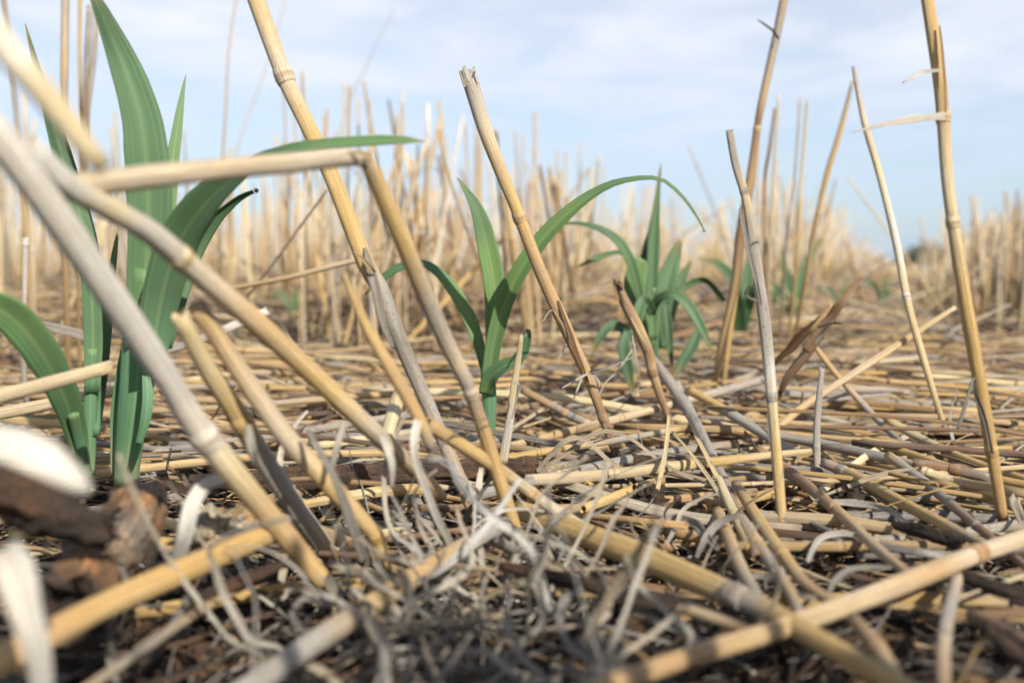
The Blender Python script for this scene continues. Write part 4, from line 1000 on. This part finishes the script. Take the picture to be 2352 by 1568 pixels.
crumb("dark hairy root ball above the rosy brown straw", 1950, 1150, .295, 66, 'dark', k=1.5)
crumb("brown crumb in the dark litter under the orange-pink straw", 2150, 1405, .21, 44, 'orange', k=1.5)

# ------------------------------------------------------------------ dry leaf strips
def strip(label, spec, t, fold=.35, group="dry grey leaf strips in the litter", name="dry_leaf_strip"):
    me = blade_mesh(name, spec, t, fold=fold, n=30)
    o = obj(name, me, origin=P(*[(s if s is not None else .25) for s in spec[-1][:3]]))
    tag(o, label, "leaf strip", group)
for lab, sp, t in [
    ("pale fuzzy out-of-focus leaf at the left edge over the dark log", [(-60, 1010, .122, 80, -.7), (10, 1030, .121, 120, -.7), (90, 1062, .120, 110, -.7), (165, 1105, .121, 70, -.7), (205, 1128, .122, 20, -.7)], 'bright'),
    ("white out-of-focus leaf hanging straight down in the lower left corner", [(10, 1262, .13, 60), (36, 1310, .127, 96, .2), (60, 1390, .126, 84, .3), (84, 1480, .126, 66, .3), (100, 1590, .128, 50, .3)], 'bright'),
    ("white curled leaf arching down onto the pale crumbly husk", [(512, 1098, .205, 30), (470, 1115, .2, 34), (440, 1160, .196, 36), (424, 1230, .196, 38), (398, 1300, .2, 34)], 'bright'),
    ("white strip dangling at the end of the thin-tipped tan stalk", [(960, 965, .214, 20), (952, 1020, .212, 22), (962, 1080, .214, 20), (1000, 1180, .22, 20), (1040, 1260, .23, 22)], 'bright'),
    ("bright narrow strip standing behind the white shreds at the centre", [(1106, 1075, .262, 10), (1100, 1120, .258, 16), (1098, 1200, .255, 16), (1108, 1300, .25, 14)], 'bright'),
    ("white strip hanging from the long blurred jointed stalk's lower end", [(876, 1000, .222, 14), (890, 1030, .218, 18), (902, 1070, .218, 16), (900, 1120, .22, 8)], 'bright'),
    ("thin white strip drooping from the tan stalk left of the snapped one", [(792, 970, .215, 14), (775, 1020, .21, 18), (762, 1080, .21, 10)], 'white'),
    ("grey strip hanging along the tan stalk's lower joint", [(705, 985, .208, 12), (760, 1080, .205, 20), (800, 1180, .208, 24), (838, 1290, .215, 22)], 'grey'),
    ("large grey curl looping under the widest blurred stalk's foot", [(752, 1322, .212, 14), (768, 1350, .208, 18), (748, 1385, .206, 16), (700, 1372, .207, 16), (672, 1410, .204, 14), (700, 1450, .2, 14), (760, 1480, .196, 10)], 'grey'),
    ("pale strip sweeping right from the stalk feet", [(755, 1290, .225, 18), (820, 1312, .22, 24), (900, 1330, .216, 28), (980, 1300, .22, 28), (1040, 1262, .225, 20)], 'pale'),
    ("grey strip arching over the speck of soil below the golden straw", [(1340, 1350, .222, 14), (1296, 1378, .212, 22), (1286, 1430, .205, 20), (1310, 1480, .2, 18), (1360, 1520, .196, 14)], 'grey'),
    ("dim blade standing at the bottom centre", [(1382, 1448, .19, 12), (1370, 1500, .186, 22), (1384, 1590, .182, 18)], 'grey'),
    ("white leaf arching over the rosy brown straw's dark hollow", [(1872, 1150, .29, 10), (1960, 1155, .286, 18), (2040, 1170, .28, 14), (2090, 1205, .274, 13), (2130, 1222, .27, 5)], 'white'),
    ("forked pale strip reaching up from the bark chip, left arm", [(1230, 1085, .30, 8), (1270, 1040, .297, 14), (1300, 1012, .295, 12), (1342, 1008, .296, 10), (1390, 1050, .296, 10), (1430, 1080, .297, 8), (1455, 1120, .295, 5)], 'pale'),
    ("forked pale strip reaching up from the bark chip, right arm", [(1240, 1080, .302, 8), (1310, 1035, .30, 12), (1372, 992, .298, 10), (1440, 1002, .298, 8), (1500, 1046, .296, 8), (1560, 1085, .29, 7), (1620, 1110, .286, 5)], 'pale'),
    ("grey strip curving over the litter beside the dark root crown", [(1490, 1235, .268, 10), (1530, 1192, .264, 22), (1590, 1200, .262, 26), (1620, 1230, .262, 22), (1650, 1260, .26, 12)], 'grey'),
    ("grey strip bowing in front of the bundle's cut top", [(1600, 1280, .252, 8), (1618, 1240, .248, 20), (1650, 1200, .244, 20), (1700, 1182, .242, 14)], 'grey'),
    ("thin white strip bent left of the bundle", [(1530, 1250, .262, 8), (1552, 1210, .26, 12), (1570, 1170, .259, 10), (1620, 1140, .26, 7), (1650, 1135, .26, 4)], 'white'),
    ("curled grey ring strip round the mottled jointed straw", [(1690, 1340, .226, 10), (1740, 1322, .22, 16), (1800, 1340, .218, 18), (1850, 1370, .22, 14), (1930, 1375, .222, 8)], 'grey'),
    ("pale arching strip below the orange crumbly husk", [(1855, 1290, .25, 10), (1880, 1240, .246, 16), (1920, 1225, .245, 16), (1970, 1228, .248, 8)], 'white'),
    ("grey arching strip under the small orange crumb", [(1900, 1370, .232, 8), (1920, 1330, .228, 16), (1960, 1305, .226, 14), (2040, 1302, .23, 10), (2070, 1310, .234, 4)], 'grey'),
    ("thin pale strip crossing from the slim grey twig to the brown hollow straw", [(1890, 1138, .30, 5), (1960, 1112, .298, 11), (2030, 1088, .298, 12), (2110, 1074, .30, 5)], 'pale'),
    ("pale broad strip lying below the white shreds", [(1205, 1270, .25, 20), (1260, 1290, .245, 30), (1310, 1325, .238, 26), (1380, 1352, .23, 8)], 'pale'),
    ("grey twisted strip dangling before the tall yellow stalk's base, far right", [(2352, 1130, .28, 14), (2330, 1150, .275, 26), (2350, 1200, .27, 18)], 'pale'),
    ("dark curled strip lying at the big seedling's foot", [(20, 1035, .30, 8), (60, 1020, .298, 20), (110, 1040, .296, 20), (140, 1090, .294, 8)], 'dark grey'),
    ("grey broad leaf strip bent behind the arching leaf at left", [(70, 740, .40, 14), (130, 755, .40, 22), (190, 770, .4, 20), (225, 790, .4, 8)], 'grey'),
]:
    strip(lab, sp, t)

# ------------------------------------------------------------------ scattered litter
def in_frame(p, m=60):
    q = project(p)
    return q and -m < q[0] < 2352 + m and -m < q[1] < 1568 + m
NAMES_T = ['golden', 'tan', 'tan', 'tan', 'pink', 'cream', 'grey', 'golden', 'orange', 'brown', 'pale', 'brown', 'rust', 'orange', 'dark grey']
WORD = {'bright': 'white', 'golden': 'golden', 'tan': 'tan', 'pink': 'pinkish', 'cream': 'cream', 'grey': 'grey', 'orange': 'orange', 'brown': 'brown', 'pale': 'pale', 'dark': 'dark', 'rust': 'rusty', 'white': 'whitish', 'dark grey': 'dark grey'}
LM = [((288, 1110), "the large left seedling"), ((1124, 1005), "the middle seedling"), ((1506, 868), "the bushy small seedling"), ((1095, 1190), "the long leaning stalk's foot"), ((1415, 1040), "the ragged-topped stalk's foot"),
      ((2302, 1190), "the tall yellow stalk's foot"), ((1800, 1255), "the weathered grey stalk's foot"), ((1640, 890), "the tall brown stalk's foot"), ((2170, 988), "the cream A-shaped stalk's foot"), ((1790, 905), "the split brown stub"),
      ((1480, 1150), "the dark root crown"), ((756, 1345), "the widest blurred stalk's foot"), ((1765, 1400), "the bottom right straw crossing"), ((1810, 835), "the thin stalk group"), ((720, 800), "the tall blurred clump"),
      ((1270, 790), "the brown tuft"), ((1705, 805), "the half hidden seedling"), ((1816, 775), "the far blurred seedling"), ((2025, 705), "the small far seedling"), ((180, 870), "the upright bunch at left"), ((2300, 720), "the right-hand stubble bank")]
LMW = []
for (x, y), ph in LM:
    p = P(x, y, depth_on(x, y, .004))
    LMW.append((p.x, p.y, ph))
def where(c):
    best = min(LMW, key=lambda l: (l[0] - c[0]) ** 2 + ((l[1] - c[1]) * .6) ** 2)
    dx, dy = c[0] - best[0], c[1] - best[1]
    rel = ("right of" if dx > 0 else "left of") if abs(dx) > abs(dy) else ("behind" if dy > 0 else "in front of")
    return rel + " " + best[2]
ORD = ["nearest", "second nearest", "third nearest", "fourth nearest", "fifth nearest", "sixth nearest", "seventh nearest", "eighth nearest", "ninth nearest", "tenth nearest"]
def set_labels(items, cat, group):
    """items: (object, phrase, depth). Look-alikes with the same phrase are told apart by how near the camera they are."""
    by = {}
    for o, ph, d in items:
        by.setdefault(ph, []).append((d, o))
    for ph, os_ in by.items():
        os_.sort(key=lambda t: t[0])
        for i, (d, o) in enumerate(os_):
            tag(o, ph + ((", " + ORD[i]) if 1 < len(os_) <= 10 else ""), cat, group)

# straws lying flat: those that show largest are objects, the rest is one mat
cands = []
tries = 0
while len(cands) < 5600 and tries < 40000:
    tries += 1
    d = math.sqrt(random.uniform(.15 ** 2, 2.6 ** 2)) if random.random() < .62 else math.sqrt(random.uniform(.2 ** 2, .75 ** 2))
    x = random.uniform(-.60, .60) * d
    y = d
    p = Vector((x, y, 0))
    q = project(p)
    if not q:
        continue
    if q[1] > 1090 and q[0] < 1560 and random.random() < .80:
        continue
    if q[1] > 1130 and q[0] > 1560 and random.random() < .55:
        continue
    if 960 < q[0] < 1280 and 860 < q[1] < 1010 and random.random() < .6:
        continue
    ln = random.choice([.03, .05, .07, .09, .11, .14, .17]) * random.uniform(.8, 1.2)
    if d < .3:
        ln = min(ln, .07)
    # most lie roughly along the drill rows or across the view; a few any way
    a = random.gauss(R(-52), R(28)) if random.random() < .35 else random.gauss(R(0), R(22)) if random.random() < .6 else random.uniform(0, math.pi)
    dx, dy = math.cos(a) * ln / 2, math.sin(a) * ln / 2
    if math.hypot(x - dx, y - dy) < .16 or math.hypot(x + dx, y + dy) < .16:
        continue
    r = random.choice([random.uniform(.0004, .0010), random.uniform(.0007, .0018)])
    stack = random.uniform(0, 1) ** 1.4 * (.016 if d > .45 else .009)
    tilt = random.gauss(0, .09) if d < .75 or random.random() < .62 else random.gauss(0, .38)
    zz = lambda X, Y: max(soil_z(X, Y), -.009)
    za, zb = zz(x - dx, y - dy), zz(x + dx, y + dy)
    t = random.choice(NAMES_T)
    cands.append((r * 2 * ln / (d * d), d, x, y, dx, dy, za + r + stack + max(0, -tilt) * ln / 2, zb + r + stack + max(0, tilt) * ln / 2, r, t, ln, a))
cands.sort(key=lambda c: -c[0])
def lay(g, c, sides, n, far):
    _, d, x, y, dx, dy, za, zb, r, t, ln, a = c
    b = random.gauss(0, .05) * ln
    c1, c2 = tone(t, .22), tone(random.choice([t, t, 'tan', 'grey']), .22)
    m = [x - dy / ln * b, y + dx / ln * b, (za + zb) / 2 + random.gauss(0, .02) * ln]
    pts = [[x - dx, y - dy, za, r * .95, *c1], [*m, r, *c1], [x + dx, y + dy, zb, r * random.uniform(.7, 1), *c2]]
    tube(g, pts, n=n, sides=sides, nodes=() if far else ((random.uniform(.15, .85),) if random.random() < .35 else ()), hollow=not far, flat=random.choice([.15, .4, .7, .9, 1]), ragged=(.8, .8))
items = []
NL = 235
for c in cands[:NL]:
    g = Geo()
    lay(g, c, 9, 11, False)
    o = obj("lying_straw", g.mesh("lying_straw", STRAW), origin=Vector((c[2], c[3], min(c[6], c[7]))))
    ln, a = c[10], c[11] % math.pi
    lw = "short" if ln < .055 else "long" if ln > .12 else "middling"
    ow = "crosswise" if a < R(25) or a > R(155) else "pointing away" if R(70) < a < R(110) else "slanting right" if a < R(90) else "slanting left"
    items.append((o, f"{lw} {WORD[c[9]]} straw {ow} {where((c[2], c[3]))}", c[1]))
set_labels(items, "straw", "straws lying on the ground")
g = Geo()
for c in cands[NL:]:
    lay(g, c, 5, 4, True)
tag(obj("straw_litter", g.mesh("straw_litter", STRAW)), "mat of loose tan and grey straws covering the ground", "straw litter", None, "stuff")

# fine chaff: crumbs, splinters and leaf bits nobody could count
g = Geo(); gd = Geo()
for i in range(15000):
    d = math.sqrt(random.uniform(.15 ** 2, 1.2 ** 2)) if i % 3 == 0 else math.sqrt(random.uniform(.15 ** 2, .5 ** 2))
    x = random.uniform(-.58, .58) * d
    near = d < .45
    ln = random.uniform(.003, .016) * (1 if near else 1.4); w = random.uniform(.0003, .0014)
    a = random.uniform(0, 6.283); e = random.gauss(0, .35)
    z = soil_z(x, d) + abs(random.gauss(0, .003)) + .0006
    t = random.choice(['brown', 'rust', 'dark', 'dark', 'dark', 'rust', 'dark grey', 'grey' if i % 2 else 'tan', 'rust', 'dark'])
    c = tuple(x * .6 for x in tone(t, .3)[:3]) + (.2,)
    D = Vector((math.cos(a) * math.cos(e), math.sin(a) * math.cos(e), math.sin(e))) * ln / 2
    s = Vector((-math.sin(a), math.cos(a), random.gauss(0, .5))).normalized() * w
    m = Vector((x, d, z)); h = Vector((0, 0, w * random.uniform(.5, 1.6)))
    bend = Vector((0, 0, random.gauss(0, .15) * ln))
    ring = []
    v0 = random.uniform(0, 50)
    for k, kk in ((-1, .5), (0, 1), (1, .4)):
        o_ = m + D * k + (bend if k == 0 else Vector())
        ring.append([g.v(o_ - s * kk, c, (-1, 0, v0 + k * ln / 2)), g.v(o_ + h * kk, c, (0, 1, v0 + k * ln / 2)), g.v(o_ + s * kk, c, (1, 0, v0 + k * ln / 2))])
    for A, B in zip(ring, ring[1:]):
        for k in range(3):
            g.F.append((A[k], A[(k + 1) % 3], B[(k + 1) % 3], B[k]))
    g.F.append(tuple(ring[0])); g.F.append(tuple(reversed(ring[2])))
tag(obj("chaff_litter", g.mesh("chaff_litter", BARK, False)), "fine brown chaff, splinters and leaf crumbs on the soil", "litter", None, "stuff")

# fine bent fibres matted between the straws
g = Geo()
for i in range(4400):
    d = math.sqrt(random.uniform(.15 ** 2, .34 ** 2)) if i < 700 else math.sqrt(random.uniform(.3 ** 2, 1.3 ** 2))
    x = random.uniform(-.57, .57) * d
    q = project(Vector((x, d, 0)))
    if not q or (math.hypot(x, d) < .15):
        continue
    ln = random.uniform(.012, .05) if d < .34 else random.uniform(.03, .09)
    r = random.uniform(.00012, .00036) if d < .34 else random.uniform(.0002, .0006)
    t = random.choice(['grey', 'dark grey', 'brown', 'dark', 'rust', 'grey'] if d < .25 else ['pale', 'brown', 'tan', 'golden', 'grey', 'cream', 'brown', 'rust', 'dark', 'orange'])  # nearest fibres get darker tones, painting in the foreground shade
    c = tone(t, .3)
    a = random.uniform(0, 6.283); k = random.gauss(0, 14); e = random.gauss(0, .14)
    z = max(soil_z(x, d), -.009) + random.uniform(.0005, .006 if d < .34 else .013)
    p = Vector((x, d, z)); pts = []
    for j in range(5):
        pts.append([p.x, p.y, max(p.z, soil_z(p.x, p.y) + .0004), r, *c])
        p = p + Vector((math.cos(a) * math.cos(e), math.sin(a) * math.cos(e), math.sin(e))) * ln / 4
        a += k * ln / 4 + random.gauss(0, .18); e += random.gauss(-.05, .12)
    tube(g, pts, n=6, sides=4, hollow=False, flat=random.choice([.3, .5, 1]), ragged=(1, 1))
tag(obj("fibre_litter", g.mesh("fibre_litter", STRAW)), "fine bent straw fibres matted between the straws on the ground", "litter", None, "stuff")

# curled leaf shreds
items = []
def curl(x, y, z, ln, w, t, up):
    p = Vector((x, y, z)); a = random.uniform(0, 6.283); e = random.uniform(-.1, up)
    k1, k2 = random.gauss(0, 26), random.gauss(-12, 16)
    pts = []; n = 9; st = ln / n
    tw = random.uniform(-1, 1)
    c = tone(t, .25)
    for i in range(n + 1):
        ww = w * (.35 + .65 * math.sin(math.pi * min(.95, (i + .6) / (n + .6))))
        pts.append([p.x, p.y, p.z, ww, tw, *c])
        k1 += random.gauss(0, 22)
        if random.random() < .28:
            a += random.gauss(0, .9); e += random.gauss(0, .4)                 # a sharp crease
        a += k1 * st; e += k2 * st; tw += random.gauss(0, .25)
        e = max(-.9, min(1.1, e))
        p = p + Vector((math.cos(a) * math.cos(e), math.sin(a) * math.cos(e), math.sin(e))) * st
        fl = soil_z(p.x, p.y) + .0015
        if p.z < fl:
            p.z = fl; e = abs(e) * .4
    return pts
def shreds(n, box, wr, lr, tones, up=.9, zr=.006):
    for _ in range(n):
        px, py = random.uniform(box[0], box[2]), random.uniform(box[1], box[3])
        d = depth_on(px, py, .004)
        p = P(px, py, d)
        t = random.choice(tones)
        g = Geo()
        ribbon(g, curl(p.x, p.y, soil_z(p.x, p.y) + random.uniform(.001, zr), random.uniform(*lr), random.uniform(*wr), t, up), n=26, fold=.4, cols=4, edge=.75, ruffle=.8, thick=.00008)
        if any(math.hypot(v[0], v[1]) < .125 for v in g.V):
            continue
        o = obj("leaf_shred", g.mesh("leaf_shred", SHRED), origin=p)
        items.append((o, f"curled {WORD[t]} leaf shred {where(p)}", d))
shreds(92, (640, 1180, 1300, 1440), (.0003, .0010), (.02, .06), ['white', 'white', 'pale', 'grey', 'bright'], 1.1, .012)
shreds(70, (540, 1370, 1560, 1600), (.0003, .0010), (.02, .05), ['grey', 'white', 'pale', 'white'], .9)
shreds(32, (1300, 1060, 1720, 1320), (.0002, .0008), (.015, .045), ['pale', 'grey', 'white', 'grey'], .9)
shreds(26, (1650, 1080, 2352, 1560), (.0002, .0008), (.015, .04), ['pale', 'grey', 'brown', 'tan'], .8)
shreds(30, (0, 1000, 640, 1560), (.0004, .0010), (.02, .045), ['grey', 'dark grey', 'brown'], .8)
shreds(26, (500, 880, 2300, 1060), (.0002, .0007), (.02, .045), ['pale', 'white', 'grey'], .9)
set_labels(items, "leaf shred", "curled leaf shreds in the litter")

# flat bits of bark
items = []
for i in range(95):
    px, py = random.uniform(-20, 2380), random.uniform(1000, 1580)
    d = depth_on(px, py, .002)
    p = P(px, py, d)
    ln, w = random.uniform(.005, .026), random.uniform(.001, .0034)
    a, e = random.uniform(0, 6.283), random.gauss(0, .18)
    D = Vector((math.cos(a) * math.cos(e), math.sin(a) * math.cos(e), math.sin(e))) * ln / 2
    z = soil_z(p.x, p.y) + random.uniform(.001, .005)
    t = random.choice(['dark', 'dark', 'rust', 'brown', 'rust'])
    c = tone(t, .3)
    m = Vector((p.x, p.y, z))
    if (m - Vector((0, 0, 0))).length < .16:
        continue
    g = Geo()
    tube(g, [[*(m - D), w * .5, *c], [*(m + Vector((0, 0, random.gauss(0, .1) * ln))), w, *c], [*(m + D), w * .6, *c]], n=10, sides=10, flat=.3, ragged=(1.6, 1.6), ridge=.2, wob=.4, hollow=False)
    o = obj("bark_chip", g.mesh("bark_chip", BARK), origin=m)
    items.append((o, f"{WORD[t]} brown bark chip {where(p)}" if t != 'brown' else f"brown bark chip {where(p)}", d))
set_labels(items, "bark chip", "bark chips in the litter")

# ------------------------------------------------------------------ the standing stubble behind
def row_x(k, y):
    return -.152 + (y - .76) * .40 + k * .265
st = []
def stub_h(x, y):
    px = 1176 + x / y * FPX
    h = .205 - .030 * smooth(1100, 1750, px) - .03 * smooth(1850, 2250, px)
    return h * (1 - .55 * math.exp(-((px - 2165) / 95) ** 2) * smooth(1.3, 2.2, y))
for k in range(-16, 12):
    y = .62 if k <= 0 else 1.15
    while y < 9:
        step = random.uniform(.0015, .0085) * (1 if y < 2.5 else 1.6 if y < 5 else 2.6)
        y += step
        x = row_x(k, y) + random.gauss(0, .022)
        if noise.noise(Vector((y * 9, k * 3.7, 1))) < random.uniform(-.30, .25):      # drill rows grow in tufts
            continue
        z0 = soil_z(x, y)
        q = project(Vector((x, y, .06)))
        if not q or q[0] < -120 or q[0] > 2480:
            continue
        if y < .75 and 250 < q[0] < 600:
            continue
        if y < .84 and q[0] > 900 or y < .95 and q[0] > 1500:
            continue
        if 330 < q[0] < 640 and y < 1.6 and random.random() < .75:      # the gap with open sky
            continue
        h = stub_h(x, y) * random.uniform(.45, 1.15)
        lean, az = abs(random.gauss(0, .13)), random.uniform(0, 6.283)
        if random.random() < .22:
            lean = random.uniform(.3, .8)
        r = random.uniform(.0010, .0021)
        tp = Vector((x + math.cos(az) * math.sin(lean) * h, y + math.sin(az) * math.sin(lean) * h, z0 + h * math.cos(lean)))
        st.append((r * h / (y * y), y, Vector((x, y, z0 - .004)), tp, r, random.choice(['pink', 'tan', 'golden', 'pale', 'tan', 'brown', 'pale', 'cream', 'grey', 'pink', 'white', 'orange', 'pale']), lean, az, h))
for i in range(120):                                # broken straws propped at a slant among the rows
    y = random.uniform(.85, 2.0); x = random.uniform(-.5, .52) * y
    px = 1176 + x / y * FPX
    if 200 < px < 480 or (900 < px < 1500 and y < .8):
        continue
    z0 = soil_z(x, y); lean, az = random.uniform(.6, 1.25), random.choice([0, math.pi]) + random.gauss(0, .6)
    h = random.uniform(.09, .22); r = random.uniform(.0006, .0014)
    st.append((r * h / (y * y) * 1.5, y, Vector((x, y, z0 - .002)), Vector((x + math.cos(az) * math.sin(lean) * h, y + math.sin(az) * math.sin(lean) * h, z0 + h * math.cos(lean))), r, random.choice(['tan', 'pale', 'grey', 'cream', 'golden', 'brown']), lean, az, h))
y = .95
while y < 7:                                       # the dense row along the right-hand bank
    y += random.uniform(.0012, .005) * (1 if y < 2.5 else 2)
    x = .655 + (y - 1.2) * .40 + random.gauss(0, .04)
    if 1176 + x / y * FPX < 2215:
        continue
    z0 = soil_z(x, y)
    h = random.uniform(.10, .165); lean, az = abs(random.gauss(0, .12)), random.uniform(0, 6.283)
    r = random.uniform(.0012, .002)
    st.append((r * h / (y * y), y, Vector((x, y, z0 - .004)), Vector((x + math.cos(az) * math.sin(lean) * h, y + math.sin(az) * math.sin(lean) * h, z0 + h * math.cos(lean))), r, random.choice(['pink', 'tan', 'pink', 'orange', 'brown', 'grey', 'pale']), lean, az, h))
st.sort(key=lambda s: -s[0])
NS = 205
items = []
def stand(g, s, sides, n, far):
    _, y, b, t, r, tn, lean, az, h = s
    c1, c2 = tone(tn, .2), tone(random.choice([tn, 'tan', 'golden']), .2)
    m = (b + t) / 2 + Vector((random.gauss(0, .015) * h, random.gauss(0, .015) * h, 0))
    tube(g, [[*t, r * .85, *c1], [*m, r, *c1], [*b, r * .9, *c2]], n=n, sides=sides, hollow=not far, ragged=(1.2, .2), nodes=() if far else (random.uniform(.2, .65),))
for s in st[:NS]:
    g = Geo()
    stand(g, s, 8, 9, False)
    o = obj("stubble_stalk", g.mesh("stubble_stalk", STRAW), origin=s[2])
    ca = math.cos(s[7])
    lw = "upright" if s[6] < .09 else ("leaning right" if ca > .35 else "leaning left" if ca < -.35 else "tilted")
    hw = "tall" if s[8] > .17 else "short" if s[8] < .115 else "mid-height"
    items.append((o, f"{hw} {lw} {WORD[s[5]]} stalk {where(s[2])}", s[1]))
set_labels(items, "stalk", "standing stubble stalks in the rows behind")
g = Geo()
for s in st[NS:]:
    stand(g, s, 4, 3, True)
# (stalks added out of frame to throw broken shade on the foreground follow below)
for s in random.sample(st[:900], 260):             # withered leaves still hanging on the stalks
    f = random.uniform(.3, .85); p = s[2] + (s[3] - s[2]) * f
    a = random.uniform(0, 6.283); e = random.uniform(-.2, .9); pts = []
    ln = random.uniform(.02, .07); w = random.uniform(.0008, .0022); c_ = tone(random.choice(['pale', 'grey', 'white', 'tan']), .2)
    for j in range(6):
        pts.append([p.x, p.y, p.z, w * (1 - j / 6.5), a * .3, *c_])
        p = p + Vector((math.cos(a) * math.cos(e), math.sin(a) * math.cos(e), math.sin(e))) * ln / 5
        e -= random.uniform(.1, .75); a += random.gauss(0, .35)
    ribbon(g, pts, n=8, fold=.5, cols=2, ruffle=.4)
# beyond nine metres the field thins to tufts
for i in range(2600):
    y = 9 * (40 / 9) ** random.random()
    x = random.uniform(-.62, .62) * y
    z0 = soil_z(x, y)
    for _ in range(2):
        xx = x + random.gauss(0, .1)
        h = stub_h(xx, y) * random.uniform(.6, 1.15); r = random.uniform(.003, .007)
        stand(g, (0, y, Vector((xx, y, z0 - .01)), Vector((xx + random.gauss(0, .02), y, z0 + h)), r, random.choice(['pink', 'tan', 'pink', 'cream', 'golden']), 0, 0, h), 3, 2, True)
tag(obj("distant_stubble", g.mesh("distant_stubble", STRAW)), "blurred mass of tan standing stubble filling the field to the horizon", "stubble", None, "stuff")

# ------------------------------------------------------------------ horizon: dark wood and a white silo
m_tree = plain("far_foliage", (0.028, 0.040, 0.022), .9, .35, .5)
V, F = [], []
for i in range(420):
    y = random.uniform(300, 330); px = random.uniform(2085, 2420) if i % 4 else random.uniform(1790, 2100)
    x = (px - 1176) / FPX * y
    top = (7.2 if px > 2085 else 3.0) * random.uniform(.75, 1.0)
    for j in range(26):
        c = Vector((x + random.gauss(0, 1.1), y + random.gauss(0, 1.1), abs(random.gauss(.5, .28)) * top))
        u = Vector((random.gauss(0, 1), random.gauss(0, 1), random.gauss(0, 1))).normalized() * .5
        w = u.orthogonal().normalized() * .5
        n0 = len(V)
        V += [tuple(c + u), tuple(c + w), tuple(c - u), tuple(c - w)]
        F.append((n0, n0 + 1, n0 + 2, n0 + 3))
me = bpy.data.meshes.new("far_wood"); me.from_pydata(V, [], F); me.materials.append(m_tree)
tag(obj("far_wood", me), "far-off dark line of trees on the horizon at right", "trees", None, "stuff")
m_white = plain("silo_paint", (0.80, 0.80, 0.80), .5, .3, .06)
def lathe(prof, n, name, mat, parent, c):
    V, F = [], []
    for r, z in prof:
        for k in range(n):
            a = 2 * math.pi * k / n
            V.append((c[0] + r * math.cos(a), c[1] + r * math.sin(a), c[2] + z))
    for i in range(len(prof) - 1):
        for k in range(n):
            F.append((i * n + k, i * n + (k + 1) % n, (i + 1) * n + (k + 1) % n, (i + 1) * n + k))
    me = bpy.data.meshes.new(name); me.from_pydata(V, [], F); me.materials.append(mat)
    return obj(name, me, parent)
sy = 280; sx = (2176 - 1176) / FPX * sy; sz = soil_z(sx, sy)
silo = tag(empty("grain_silo", Vector((sx, sy, sz))), "tiny white grain silo on the horizon before the dark trees", "silo")
lathe([(1.7, 0), (1.7, 2.2), (1.72, 2.25), (1.7, 2.3), (1.7, 4.6), (1.72, 4.65), (1.7, 4.7), (1.7, 6.8)], 24, "silo_wall", m_white, silo, (sx, sy, sz))
lathe([(1.85, 6.8), (1.8, 6.95), (.4, 8.4), (.4, 8.8), (.01, 9.0)], 24, "silo_roof", m_white, silo, (sx, sy, sz))

# ------------------------------------------------------------------ unseen tuft of stubble, added right of the lens to shade the foreground
items = []
for i in range(25):
    x, y = max(.058, .094 + random.gauss(0, .026)), min(.05, .026 + random.gauss(0, .018))
    h = random.uniform(.11, .165); r = random.uniform(.0019, .0028)
    az, lean = random.uniform(0, 6.283), abs(random.gauss(0, .09))
    t = random.choice(['tan', 'golden', 'pink', 'grey'])
    s = (0, y, Vector((x, y, soil_z(x, y) - .004)), Vector((x + math.cos(az) * lean * h, y + math.sin(az) * lean * h, h)), r, t, lean, az, h)
    g = Geo(); stand(g, s, 9, 9, False)
    items.append((obj("stubble_stalk", g.mesh("stubble_stalk", STRAW), origin=s[2]), f"upright {WORD[t]} stalk added outside the frame to shade the foreground", y))
set_labels(items, "stalk", "unseen tuft added beside the camera for shade")
